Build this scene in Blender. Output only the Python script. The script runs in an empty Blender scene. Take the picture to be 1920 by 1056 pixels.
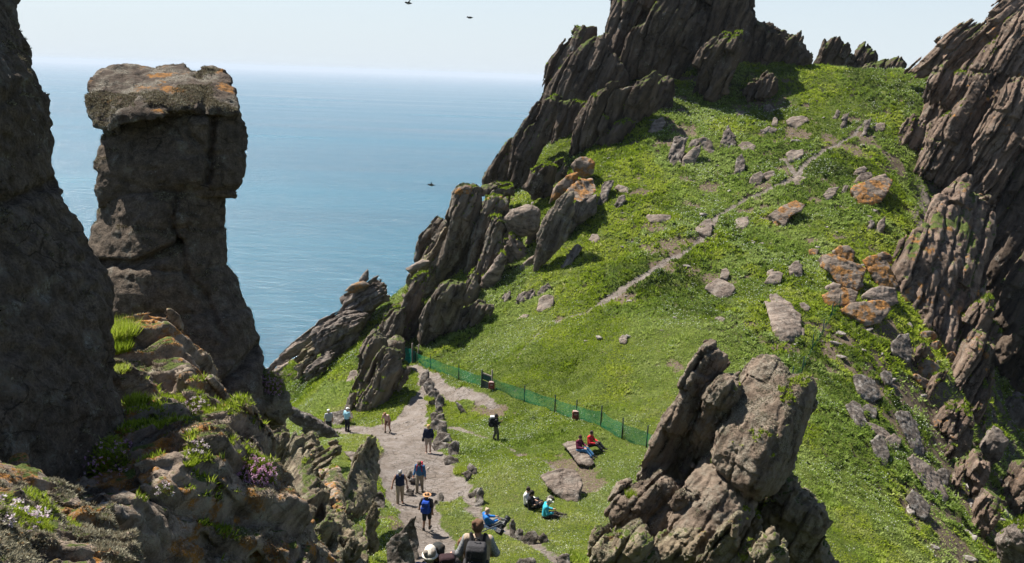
import bpy, math, random
import numpy as np
from mathutils import Vector, Matrix

# ------------------------------------------------------------------ camera, sky, sun, exposure
SC = bpy.context.scene
FPX, CX, CY = 1500.0, 960.0, 528.0            # focal length and centre in photograph pixels
PITCH, ROLL = math.radians(14.45), math.radians(2.0)
cam_d = bpy.data.cameras.new('camera')
cam_d.sensor_width = 36.0
cam_d.lens = FPX / 1920.0 * 36.0
cam_d.clip_start, cam_d.clip_end = 0.1, 60000.0
cam = bpy.data.objects.new('camera', cam_d)
SC.collection.objects.link(cam)
SC.camera = cam
_F = np.array([0, math.cos(PITCH), -math.sin(PITCH)])
_R0 = np.array([1.0, 0, 0]); _U0 = np.array([0, math.sin(PITCH), math.cos(PITCH)])
_R = math.cos(ROLL) * _R0 + math.sin(ROLL) * _U0
_U = -math.sin(ROLL) * _R0 + math.cos(ROLL) * _U0
cam.matrix_world = Matrix(((_R[0], _U[0], -_F[0], 0), (_R[1], _U[1], -_F[1], 0), (_R[2], _U[2], -_F[2], 0), (0, 0, 0, 1)))

SUN_EL = math.radians(57)
SUN_AZ = math.atan2(-0.80, 0.60)               # towards the sun, measured from +Y to +X
sun_dir = Vector((math.sin(SUN_AZ) * math.cos(SUN_EL), math.cos(SUN_AZ) * math.cos(SUN_EL), math.sin(SUN_EL)))
W = bpy.data.worlds.new('World'); SC.world = W; W.use_nodes = True
_n = W.node_tree.nodes; _bg = _n['Background']
_sky = _n.new('ShaderNodeTexSky'); _sky.sky_type = 'NISHITA'; _sky.sun_disc = False
_sky.sun_elevation = SUN_EL; _sky.sun_rotation = SUN_AZ
_sky.altitude = 100; _sky.air_density = 1.0; _sky.dust_density = 0.6; _sky.ozone_density = 1.0
_tc = _n.new('ShaderNodeTexCoord'); _sx = _n.new('ShaderNodeSeparateXYZ'); W.node_tree.links.new(_tc.outputs['Generated'], _sx.inputs[0])
_hz = _n.new('ShaderNodeMapRange'); _hz.interpolation_type = 'SMOOTHSTEP'; _hz.inputs[1].default_value = 0.0; _hz.inputs[2].default_value = 0.34; _hz.inputs[3].default_value = 0.92; _hz.inputs[4].default_value = 0.0
W.node_tree.links.new(_sx.outputs[2], _hz.inputs[0])
_mx = _n.new('ShaderNodeMix'); _mx.data_type = 'RGBA'; _mx.inputs[7].default_value = (5.3, 5.95, 6.5, 1)   # thin summer haze whitens the low sky
W.node_tree.links.new(_hz.outputs[0], _mx.inputs[0])
W.node_tree.links.new(_sky.outputs[0], _mx.inputs[6]); W.node_tree.links.new(_mx.outputs[2], _bg.inputs[0]); _bg.inputs[1].default_value = 0.057
_sd = bpy.data.lights.new('sun', 'SUN'); _sd.energy = 5.0; _sd.angle = math.radians(0.5); _sd.color = (1.0, 0.955, 0.89)
sun = bpy.data.objects.new('sun', _sd); SC.collection.objects.link(sun)
sun.rotation_euler = sun_dir.to_track_quat('Z', 'Y').to_euler()
SC.view_settings.view_transform = 'Standard'; SC.view_settings.look = 'None'
SC.view_settings.exposure = 1.3; SC.view_settings.gamma = 1.0
SC.cycles.max_bounces = 6; SC.cycles.diffuse_bounces = 3; SC.cycles.glossy_bounces = 3
SC.cycles.transmission_bounces = 4; SC.cycles.transparent_max_bounces = 10
SC.cycles.use_denoising = True
rng = np.random.default_rng(7)
QUAL = 1.0                                     # mesh resolution factor

# ------------------------------------------------------------------ pixel helpers (photo pixel + distance -> world point)
def ray(px, py):
    px = np.asarray(px, float); py = np.asarray(py, float)
    a = (px - CX) / FPX; b = -(py - CY) / FPX
    return _F + a[..., None] * _R + b[..., None] * _U
def P(px, py, d): return ray(px, py) * np.asarray(d, float)[..., None]
def nrm(v): v = np.asarray(v, float); return v / np.linalg.norm(v)

# ------------------------------------------------------------------ noise
_LAT = np.random.default_rng(3).uniform(-1, 1, (64, 64, 64)).astype(np.float32)
def vnoise(p, seed=0):
    p = np.asarray(p, np.float32) + np.float32(seed * 17.31 % 61)
    i = np.floor(p).astype(np.int32); f = p - i
    f = f * f * f * (f * (f * 6 - 15) + 10)
    i &= 63; j = (i + 1) & 63
    x0, y0, z0 = i[:, 0], i[:, 1], i[:, 2]; x1, y1, z1 = j[:, 0], j[:, 1], j[:, 2]
    fx, fy, fz = f[:, 0], f[:, 1], f[:, 2]
    L = _LAT
    a = L[x0, y0, z0]; a = a + (L[x1, y0, z0] - a) * fx
    b = L[x0, y1, z0]; b = b + (L[x1, y1, z0] - b) * fx
    c = L[x0, y0, z1]; c = c + (L[x1, y0, z1] - c) * fx
    e = L[x0, y1, z1]; e = e + (L[x1, y1, z1] - e) * fx
    a = a + (b - a) * fy; c = c + (e - c) * fy
    return a + (c - a) * fz
def fbm(p, octv=4, seed=0, gain=0.5, lac=2.07):
    r = 0; a = 1.0; t = 0; q = np.asarray(p, np.float32)
    for k in range(octv):
        r = r + a * vnoise(q, seed + k * 1.7); t += a; a *= gain; q = q * lac
    return r / t
def ridged(p, octv=3, seed=0, gain=0.5):
    r = 0; a = 1.0; t = 0; q = np.asarray(p, np.float32)
    for k in range(octv):
        r = r + a * (1 - 2 * np.abs(vnoise(q, seed + k * 2.3))); t += a; a *= gain; q = q * 2.1
    return r / t
def n2(x, y, f, octv=3, seed=0):
    x = np.asarray(x, float); sh = x.shape
    return fbm(np.stack([x.ravel() * f, np.asarray(y, float).ravel() * f, np.zeros(x.size)], 1), octv, seed).reshape(sh)
def sstep(a, b, x): t = np.clip((x - a) / (b - a), 0, 1); return t * t * (3 - 2 * t)

# ------------------------------------------------------------------ mesh helpers
def mesh_from(name, V, Fq, smooth=True):
    """V (n,3), Fq (m,3) or (m,4) or list of such arrays"""
    me = bpy.data.meshes.new(name)
    V = np.ascontiguousarray(V, np.float32)
    fl = Fq if isinstance(Fq, list) else [Fq]
    fl = [np.asarray(f, np.int32) for f in fl if len(f)]
    me.vertices.add(len(V)); me.vertices.foreach_set('co', V.ravel())
    loops = np.concatenate([f.ravel() for f in fl])
    tot = np.concatenate([np.full(len(f), f.shape[1], np.int32) for f in fl])
    st = np.concatenate([[0], np.cumsum(tot)[:-1]]).astype(np.int32)
    me.loops.add(len(loops)); me.loops.foreach_set('vertex_index', loops)
    me.polygons.add(len(tot)); me.polygons.foreach_set('loop_start', st)
    me.polygons.foreach_set('use_smooth', np.full(len(tot), smooth, bool))
    me.update(calc_edges=True)
    return me
def link(name, me, mat=None, parent=None):
    o = bpy.data.objects.new(name, me); SC.collection.objects.link(o)
    if mat is not None and me is not None:
        for m in (mat if isinstance(mat, (list, tuple)) else [mat]): me.materials.append(m)
    if parent is not None: o.parent = parent
    return o
def tag(o, label=None, cat=None, group=None, kind=None):
    if label: o['label'] = label
    if cat: o['category'] = cat
    if group: o['group'] = group
    if kind: o['kind'] = kind
    return o
def empty(name, loc, label, cat, group=None):
    o = bpy.data.objects.new(name, None); SC.collection.objects.link(o); o.location = Vector(loc)
    o.empty_display_size = 0.2
    return tag(o, label, cat, group)
def vnormals(V, Fq):
    n = np.zeros_like(V); a, b, c = V[Fq[:, 0]], V[Fq[:, 1]], V[Fq[:, 2]]
    fn = np.cross(b - a, c - a) if Fq.shape[1] == 3 else np.cross(V[Fq[:, 2]] - a, V[Fq[:, 3]] - b)
    for k in range(Fq.shape[1]): np.add.at(n, Fq[:, k], fn)
    return n / (np.linalg.norm(n, axis=1, keepdims=True) + 1e-12)

def surface_nets(Fg, org, vox):
    Fg = np.pad(Fg, 1, constant_values=1.0).astype(np.float32); org = np.asarray(org, float) - vox
    s = Fg < 0
    nx, ny, nz = Fg.shape
    cnt = np.zeros((nx - 1, ny - 1, nz - 1), np.int8)
    cor = [(i, j, k) for i in (0, 1) for j in (0, 1) for k in (0, 1)]
    for i, j, k in cor: cnt += s[i:nx - 1 + i, j:ny - 1 + j, k:nz - 1 + k]
    m = (cnt > 0) & (cnt < 8)
    ijk = np.argwhere(m)
    idx = np.full(m.shape, -1, np.int32); idx[m] = np.arange(len(ijk))
    val = {c: Fg[ijk[:, 0] + c[0], ijk[:, 1] + c[1], ijk[:, 2] + c[2]] for c in cor}
    acc = np.zeros((len(ijk), 3)); n = np.zeros(len(ijk))
    for c in cor:
        for ax in range(3):
            if c[ax]: continue
            e = list(c); e[ax] = 1; e = tuple(e)
            fa, fb = val[c], val[e]; cr = (fa < 0) != (fb < 0)
            t = np.where(cr, fa / np.where(cr, fa - fb, 1), 0)
            pt = np.tile(np.array(c, float), (len(ijk), 1)); pt[:, ax] += t
            acc += pt * cr[:, None]; n += cr
    V = (ijk + acc / np.maximum(n, 1)[:, None]) * vox + org
    Q = []
    for ax in range(3):
        sl0 = [slice(None)] * 3; sl1 = [slice(None)] * 3
        sl0[ax] = slice(0, -1); sl1[ax] = slice(1, None)
        a0 = s[tuple(sl0)]; cr = a0 != s[tuple(sl1)]
        e = np.argwhere(cr); b, c = (ax + 1) % 3, (ax + 2) % 3
        e = e[(e[:, b] > 0) & (e[:, c] > 0)]
        def ci(db, dc):
            q = e.copy(); q[:, b] -= db; q[:, c] -= dc
            return idx[q[:, 0], q[:, 1], q[:, 2]]
        q = np.stack([ci(1, 1), ci(0, 1), ci(0, 0), ci(1, 0)], 1)
        fl = ~a0[e[:, 0], e[:, 1], e[:, 2]]
        q[fl] = q[fl][:, ::-1]
        q = q[(q >= 0).all(1)]; Q.append(q)
    return V, np.concatenate(Q)

# ------------------------------------------------------------------ node helpers
class NT:
    def __init__(self, name):
        self.m = bpy.data.materials.new(name); self.m.use_nodes = True
        self.t = self.m.node_tree; self.t.nodes.clear()
        self.out = self.t.nodes.new('ShaderNodeOutputMaterial')
    def n(self, typ, **kw):
        x = self.t.nodes.new(typ)
        for k, v in kw.items():
            if k.startswith('i_'):
                key = k[2:]; key = int(key) if key.isdigit() else key.replace('_', ' ')
                x.inputs[key].default_value = v
            else: setattr(x, k, v)
        return x
    def l(self, a, b): self.t.links.new(a, b)
    def pos(self): return self.n('ShaderNodeNewGeometry').outputs['Position']
    def noise(self, vec, scale, detail=4, rough=0.55, dist=0.0):
        x = self.n('ShaderNodeTexNoise'); x.inputs['Scale'].default_value = scale
        x.inputs['Detail'].default_value = detail; x.inputs['Roughness'].default_value = rough
        x.inputs['Distortion'].default_value = dist
        if vec is not None: self.l(vec, x.inputs['Vector'])
        return x.outputs[0]
    def ramp(self, fac, stops):
        x = self.n('ShaderNodeValToRGB'); cr = x.color_ramp
        while len(cr.elements) > 1: cr.elements.remove(cr.elements[0])
        for k, (p, c) in enumerate(stops):
            e = cr.elements[0] if k == 0 else cr.elements.new(p)
            e.position = p; e.color = (*c, 1) if len(c) == 3 else c
        self.l(fac, x.inputs[0]); return x.outputs[0]
    def rng(self, v, a, b, c=0.0, d=1.0):
        x = self.n('ShaderNodeMapRange'); x.inputs[1].default_value = a; x.inputs[2].default_value = b
        x.inputs[3].default_value = c; x.inputs[4].default_value = d
        self.l(v, x.inputs[0]); return x.outputs[0]
    def math(self, op, a, b=None):
        x = self.n('ShaderNodeMath', operation=op)
        for k, v in enumerate((a, b)):
            if v is None: continue
            if isinstance(v, (int, float)): x.inputs[k].default_value = v
            else: self.l(v, x.inputs[k])
        return x.outputs[0]
    def mix(self, fac, a, b):
        x = self.n('ShaderNodeMix', data_type='RGBA')
        for k, v in ((0, fac), (6, a), (7, b)):
            if isinstance(v, (int, float)): x.inputs[k].default_value = v
            elif isinstance(v, tuple): x.inputs[k].default_value = (*v, 1)
            else: self.l(v, x.inputs[k])
        return x.outputs[2]
    def mapping(self, vec, rot=(0, 0, 0), scale=(1, 1, 1)):
        x = self.n('ShaderNodeMapping'); x.inputs['Rotation'].default_value = rot; x.inputs['Scale'].default_value = scale
        self.l(vec, x.inputs['Vector']); return x.outputs[0]
    def bump(self, h, strength, dist, normal=None):
        x = self.n('ShaderNodeBump'); x.inputs['Strength'].default_value = strength; x.inputs['Distance'].default_value = dist
        self.l(h, x.inputs['Height'])
        if normal is not None: self.l(normal, x.inputs['Normal'])
        return x.outputs[0]
    def principled(self, col, rough=0.9, normal=None, spec=0.2):
        b = self.n('ShaderNodeBsdfPrincipled')
        if isinstance(col, tuple): b.inputs['Base Color'].default_value = (*col, 1)
        else: self.l(col, b.inputs['Base Color'])
        if isinstance(rough, (int, float)): b.inputs['Roughness'].default_value = rough
        else: self.l(rough, b.inputs['Roughness'])
        b.inputs['Specular IOR Level'].default_value = spec
        if normal is not None: self.l(normal, b.inputs['Normal'])
        self.l(b.outputs[0], self.out.inputs[0]); return b
# ------------------------------------------------------------------ terrain: a height field through measured points
SEA_Z = -150.0
CTRL = [  # photo x, photo y, distance along the view axis (m)
 # path and saddle
 (800, 990, 34), (750, 943, 38), (787, 922, 40.5), (803, 847, 46), (727, 808, 53), (651, 803, 57), (760, 770, 57), (800, 730, 60), (830, 715, 62), (778, 690, 66),
 (860, 720, 58.5), (912, 731, 56), (983, 752, 53.5), (1040, 770, 50.5), (1080, 786, 48.5), (1126, 801, 46.5), (1166, 822, 44.5), (1212, 842, 42.8), (810, 694, 61.5),
 (928, 825, 48.5), (880, 790, 52), (1000, 860, 43), (1090, 862, 42.5), (1060, 925, 37.5), (985, 950, 36.3), (1021, 968, 35.5), (915, 975, 34.2), (900, 900, 40), (860, 860, 44),
 (950, 1050, 29), (1080, 1050, 29), (1150, 900, 40), (850, 1020, 31.5), (1140, 980, 34),
 # slope
 (900, 640, 65), (850, 640, 67), (960, 650, 61.5), (1050, 650, 58), (1127, 650, 56), (1300, 640, 54), (960, 570, 68), (1050, 560, 66), (1127, 500, 68), (1127, 400, 76), (1127, 320, 83),
 (1250, 560, 61.5), (1300, 450, 70), (1250, 300, 85), (1250, 200, 95), (1450, 400, 75), (1450, 560, 61), (1450, 700, 52), (1450, 250, 90), (1430, 150, 101), (1520, 125, 106), (1600, 150, 107),
 (1690, 135, 105), (1600, 450, 71), (1600, 300, 84), (1650, 220, 93), (1700, 250, 90), (1570, 590, 60), (1360, 350, 80),
 (1730, 170, 98),
 # right, falling into the gully
 (1560, 750, 49), (1640, 950, 40.5), (1600, 850, 44.5), (1700, 1050, 37), (1560, 1050, 35), (1400, 900, 40.5), (1300, 1000, 34.5), (1450, 1000, 36), (1700, 720, 56), (1690, 600, 63), (1650, 640, 58.5),
 (1760, 850, 52), (1800, 950, 47), (1860, 1040, 44), (1850, 880, 58), (1900, 800, 74), (1900, 960, 55), (1780, 700, 62),
 (1740, 500, 72), (1720, 400, 79), (1850, 640, 82), (1900, 560, 92),
 # left below the ridge
 (720, 770, 58), (740, 720, 62), (600, 715, 74), (690, 700, 69), (560, 760, 66), (620, 690, 77), (660, 620, 82), (720, 590, 80), (560, 700, 82), (510, 720, 88),
 (640, 760, 62), (600, 790, 56), (700, 830, 47), (720, 880, 41), (730, 960, 34), (720, 1050, 29), (640, 850, 42),
 # south peak mass, kept behind the slabs that face it
 (800, 560, 80), (850, 470, 86), (900, 430, 88), (960, 420, 84), (1000, 480, 74), (960, 480, 75), (930, 360, 99), (1000, 300, 101), (1050, 330, 92), (1120, 290, 90), (1060, 230, 106), (1100, 120, 110),
 (1160, 140, 107), (1200, 60, 110), (1290, 60, 110), (1250, -60, 114), (1330, -60, 114), (1390, 40, 112), (1450, 110, 110), (1230, 160, 100), (1330, 190, 98), (780, 620, 74), (700, 650, 72),
 # right crag mass
 (1770, 160, 99), (1830, 150, 95), (1900, 50, 98), (1960, 0, 98), (1780, 280, 92), (1850, 280, 92), (1800, 420, 86), (1790, 560, 80),
 # left foreground, under the rocks
 (600, 900, 38), (560, 850, 46), (500, 1000, 26), (600, 1050, 26),
]
XYZ = [ (-60, 75, -115), (-45, 60, -80), (-40, 40, -75), (-30, 25, -42), (-20, 12, -26), (-55, 100, -130), (-30, 115, -110), (-10, 130, -110), (15, 135, -90), (40, 130, -50), (60, 125, -35), (75, 110, -10), (90, 95, 10),
  (-30, 90, -70), (-20, 105, -60), (-80, 40, -140), (-80, 90, -150), (-60, 0, -90), (-30, 0, -30),
  (0, 0, -2.2), (0, -8, 2.5), (-8, -6, 0), (10, -8, 1), (0.3, 6, -5.4), (-0.3, 11.3, -8.9), (-1, 17, -12.5), (-2, 23, -16.0), (3, 11, -9.3), (6, 16, -13.5), (10, 20, -17.8), (-3.2, 6, -5.4), (-6, 10, -8.5), (-9, 14, -12.5), (-8, 5, -7), (-14, 22, -22),
  (8, 4, -7), (16, 12, -17), (25, 18, -26), (40, 20, -42), (45, 35, -42), (60, 30, -60), (25, 0, -18), (60, 0, -50), (62, 50, -45),
  (58, 70, -20), (62, 85, 5), (80, 70, -5), (95, 60, -10), (100, 30, -40), (55, 60, -36), (0, -25, 9), (60, -20, -20), (-50, -20, -30), (100, 0, -50), (100, -25, -30)]
NEARBY = [(897, 985, 13.0, 1.62), (868, 1022, 13.9, 1.56), (822, 1030, 12.1, 1.62), (806, 1046, 12.0, 1.60)]   # head pixel, depth, head height of the hikers at the bottom edge
XYZ = [q for q in XYZ if q not in ((-0.3, 11.3, -8.9), (3, 11, -9.3))] + [tuple(P(a, b, d) - [0, 0, h]) for a, b, d, h in NEARBY] + [(3, 11, -9.0)]
_cp = np.array([P(a, b, d) for a, b, d in CTRL] + [np.array(q, float) for q in XYZ])
_C2 = 2.5 ** 2
def _phi(r2): return np.sqrt(r2 + _C2)
_A = np.sqrt(((_cp[:, None, :2] - _cp[None, :, :2]) ** 2).sum(-1) + _C2)
_A -= np.eye(len(_cp)) * 0.6                     # a little smoothing
_m = len(_cp)
_S = np.zeros((_m + 3, _m + 3)); _S[:_m, :_m] = _A; _S[:_m, _m] = 1; _S[:_m, _m + 1:] = _cp[:, :2]; _S[_m:, :_m] = _S[:_m, _m:].T
_w = np.linalg.solve(_S, np.concatenate([_cp[:, 2], [0, 0, 0]]))
def H0(x, y):
    x = np.asarray(x, float); y = np.asarray(y, float); sh = x.shape
    x = x.ravel(); y = y.ravel(); r = np.empty(x.size)
    for k in range(0, x.size, 20000):
        a, b = x[k:k + 20000], y[k:k + 20000]
        r[k:k + 20000] = _phi((a[:, None] - _cp[:, 0]) ** 2 + (b[:, None] - _cp[:, 1]) ** 2) @ _w[:_m] + _w[_m] + _w[_m + 1] * a + _w[_m + 2] * b
    return r.reshape(sh)
def G(px, py):
    """ground hit of the ray through a photo pixel -> (point, depth); depth nan where it misses"""
    px = np.atleast_1d(np.asarray(px, float)); py = np.atleast_1d(np.asarray(py, float))
    r = ray(px, py); t = np.arange(18, 126, 0.6)
    q = r[:, None, :] * t[None, :, None]
    hit = q[..., 2] < H0(q[..., 0], q[..., 1])
    k = np.argmax(hit, 1); ok = hit.any(1) & (k > 0)
    lo = t[np.maximum(k - 1, 0)]; hi = t[k]
    for _ in range(7):
        md = (lo + hi) / 2; p = r * md[:, None]; h = p[:, 2] < H0(p[:, 0], p[:, 1])
        hi = np.where(h, md, hi); lo = np.where(h, lo, md)
    d = np.where(ok, hi, np.nan)
    return r * d[:, None], d
def seg_dist(x, y, poly):
    """distance from points to a polyline whose vertices carry (x, y, halfwidth): returns distance - halfwidth"""
    best = np.full(x.shape, 1e9)
    for (ax, ay, aw), (bx, by, bw) in zip(poly[:-1], poly[1:]):
        dx, dy = bx - ax, by - ay; t = np.clip(((x - ax) * dx + (y - ay) * dy) / (dx * dx + dy * dy + 1e-9), 0, 1)
        best = np.minimum(best, np.hypot(x - ax - t * dx, y - ay - t * dy) - (aw + (bw - aw) * t))
    return best
def poly_sd(x, y, pg):
    pg = np.asarray(pg, float); n = len(pg); d = np.full(x.shape, 1e18); s = np.ones(x.shape)
    for i in range(n):
        a = pg[i]; b = pg[i - 1]; e = b - a; wx = x - a[0]; wy = y - a[1]
        t = np.clip((wx * e[0] + wy * e[1]) / (e @ e + 1e-12), 0, 1)
        bx = wx - e[0] * t; by = wy - e[1] * t; d = np.minimum(d, bx * bx + by * by)
        c1 = y >= a[1]; c2 = y < b[1]; c3 = e[0] * wy > e[1] * wx
        s = np.where((c1 & c2 & c3) | (~c1 & ~c2 & ~c3), -s, s)
    return s * np.sqrt(d)

PATH_PX = [(775, 1075), (768, 1000), (745, 960), (715, 905), (703, 870), (718, 848), (712, 825), (690, 817), (640, 815), (622, 803), (660, 796), (695, 800), (740, 783), (765, 757), (789, 725), (785, 700), (764, 690),
           (785, 684), (815, 698), (850, 722), (895, 737), (925, 745), (940, 758), (920, 764), (880, 750), (845, 750), (825, 738), (806, 740), (799, 765), (802, 795), (812, 828), (830, 848), (850, 872), (872, 900), (888, 930), (905, 962),
           (890, 966), (862, 935), (842, 950), (818, 945), (832, 985), (850, 1010), (862, 1075)]
_pp, _ = G(*np.array(PATH_PX).T); PATH_W = _pp[:, :2]
def _pl(pts):
    a = np.array(pts, float); q, _ = G(a[:, 0], a[:, 1]); return [(p[0], p[1], w) for p, w in zip(q, a[:, 2]) if p[0] == p[0]]
TRACKS = [_pl([(880, 955, .35), (940, 985, .26), (990, 1012, .24), (1050, 1052, .2)]), _pl([(848, 803, .25), (928, 828, .10), (985, 853, .08), (1040, 872, .02)]),
          _pl([(1030, 604, .08), (1100, 586, .24), (1150, 553, .36), (1210, 517, .30), (1245, 490, .22), (1300, 462, .26), (1330, 432, .22), (1345, 405, .20), (1400, 372, .22), (1450, 350, .26), (1490, 335, .35), (1515, 303, .25), (1550, 280, .24), (1600, 253, .16), (1625, 225, .08)]),
          _pl([(1500, 335, .2), (1470, 300, .3), (1430, 292, .1)]), _pl([(960, 690, -.1), (985, 650, .05), (1030, 604, -.05)])]
BARE = []
for a, b, r in [(1098, 905, 1.3), (1075, 868, 1.5), (1105, 850, .9), (905, 768, .8), (1330, 352, 1.4), (1300, 385, 1.0), (1265, 462, 1.3), (1165, 560, 1.2), (1240, 500, .9), (1350, 530, 1.2), (1480, 320, 1.1), (1430, 345, 1.0), (1215, 470, .8),
                (1660, 690, 1.6), (1690, 650, 2.2), (1720, 700, 2.2), (1750, 760, 2.4), (1780, 830, 2.4), (1800, 900, 2.4), (1830, 960, 2.4), (1640, 720, 1.2), (1700, 740, 1.8), (1640, 760, 1.2), (1690, 800, 1.6), (1740, 880, 1.6), (1720, 960, 1.4), (1780, 1010, 1.8), (1770, 760, 2), (1230, 425, .8), (1560, 260, 1.0), (980, 850, .5), (930, 765, 1.0), (720, 850, .9), (735, 985, .6), (1050, 598, .6),
                (1010, 1000, .5), (1340, 690, .5), (1265, 685, .5), (1560, 660, .9), (1590, 690, 1.0)]:
    q, dd = G(a, b)
    if dd[0] == dd[0]: BARE.append((q[0, 0], q[0, 1], r))

def masks(x, y):
    """bare (trodden path), soil (patchy earth) and rock weights"""
    wob = n2(x, y, 0.9, 3, 5) * 0.45
    sd = poly_sd(x, y, PATH_W) + wob
    path = 1 - sstep(-0.2, 0.2, sd)
    for tr in TRACKS: path = np.maximum(path, (1 - sstep(-0.10, 0.22, seg_dist(x, y, tr) + wob * 0.45)) * 0.72)
    soil = np.zeros(x.shape)
    for a, b, r in BARE: soil = np.maximum(soil, 1 - sstep(-0.35, 0.3, np.hypot(x - a, (y - b) * 0.8) - r * .8 + wob * 2.6 + .35 * n2(x, y, 2.5, 2, 6)))
    up = np.clip(sstep(58, 72, y + .35 * x) + sstep(14, 22, x) * sstep(30, 40, y), 0, 1)      # small bare scars between the cushions, mostly high up
    sc = n2(x, y * 1.5, .42, 4, 19) + .35 * n2(x, y, .12, 2, 20); soil = np.maximum(soil, sstep(.30, .40, sc) * (.25 + .75 * up) * .95)
    return path, soil

def axis(lo, a, b, hi, f, c):
    L = [a]; s = f
    while L[-1] > lo: s = min(s * 1.15, c); L.append(L[-1] - s)
    R = [b]; s = f
    while R[-1] < hi: s = min(s * 1.15, c); R.append(R[-1] + s)
    return np.concatenate([L[::-1], np.arange(a + f, b - f * .5, f), R])
TX = axis(-90, -17, 47, 110, 0.19, 2.5); TY = axis(-30, 10, 110, 150, 0.21, 2.5)
def cushions(x, y, cell, seed):
    """rounded hummocks: 1 at a hummock's top, 0 in the gap between two"""
    u, v = x / cell, y / cell; iu, iv = np.floor(u).astype(int), np.floor(v).astype(int)
    r = np.random.default_rng(seed).uniform(0.05, 0.95, (64, 64, 3)); d1 = np.full(x.shape, 9.0); d2 = d1.copy(); hh = np.zeros(x.shape)
    for a in (-1, 0, 1):
        for b in (-1, 0, 1):
            c = r[(iu + a) & 63, (iv + b) & 63]
            d = np.hypot(iu + a + c[..., 0] - u, iv + b + c[..., 1] - v)
            nw = d < d1; d2 = np.where(nw, d1, np.minimum(d2, d)); hh = np.where(nw, c[..., 2], hh); d1 = np.where(nw, d, d1)
    return np.clip((d2 - d1) * 1.9, 0, 1) ** 0.5 * (0.45 + 0.55 * hh)
_gx, _gy = np.meshgrid(TX, TY, indexing='ij')
_wx = _gx + 0.5 * n2(_gx, _gy, 0.7, 2, 1); _wy = _gy + 0.5 * n2(_gx, _gy, 0.7, 2, 2)
M_PATH, M_SOIL = masks(_gx, _gy)
# how lumpy: the far slope and the gully side are cushioned with campion, the lawn by the path is smooth
_lum = np.clip(sstep(52, 66, _gy + 0.25 * _gx) + sstep(11, 19, _gx) * sstep(30, 36, _gy), 0, 1)
_lum = np.clip(_lum * (0.75 + 0.6 * n2(_gx, _gy, 0.12, 2, 9)), 0.12, 1)
CUSH = 0.60 * cushions(_wx, _wy * 1.25, 1.15, 4) + 0.40 * cushions(_wx + 3, _wy * 1.2, 0.6, 5)
_z = H0(_gx, _gy)
_zx = np.gradient(_z, TX, axis=0); _zy = np.gradient(_z, TY, axis=1); M_STEEP = sstep(0.85, 1.5, np.hypot(_zx, _zy))
_rock = np.clip(M_STEEP, 0, 1)
_g = (1 - M_PATH) * (1 - 0.7 * M_SOIL)
_z = _z + _g * _lum * 0.78 * (CUSH - 0.35) + 0.22 * n2(_gx, _gy, 0.35, 3, 12) + 0.05 * n2(_gx, _gy, 1.6, 3, 13) * (1 - M_PATH * .5) - 0.10 * M_PATH - 0.12 * M_SOIL
_p3 = np.stack([_gx.ravel(), _gy.ravel(), _z.ravel()], 1)
_z = _z + (_rock * 1.6 * ridged(_p3 * np.array([0.45, 0.25, 0.12]), 4, 3).reshape(_z.shape))
for _a, _b, _d, _h in NEARBY:                     # level ground under the hikers at the bottom edge
    _q = P(_a, _b, _d); _k = 1 - sstep(.25, .8, np.hypot(_gx - _q[0], _gy - _q[1])); _z = _z * (1 - _k) + (_q[2] - _h) * _k
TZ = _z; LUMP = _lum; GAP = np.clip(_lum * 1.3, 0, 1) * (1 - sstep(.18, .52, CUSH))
def lookup(A, x, y):
    i = np.clip(np.searchsorted(TX, x) - 1, 0, len(TX) - 2); j = np.clip(np.searchsorted(TY, y) - 1, 0, len(TY) - 2)
    fx = np.clip((x - TX[i]) / (TX[i + 1] - TX[i]), 0, 1); fy = np.clip((y - TY[j]) / (TY[j + 1] - TY[j]), 0, 1)
    return (A[i, j] * (1 - fx) + A[i + 1, j] * fx) * (1 - fy) + (A[i, j + 1] * (1 - fx) + A[i + 1, j + 1] * fx) * fy
def Hh(x, y): return lookup(TZ, np.asarray(x, float), np.asarray(y, float))

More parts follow.
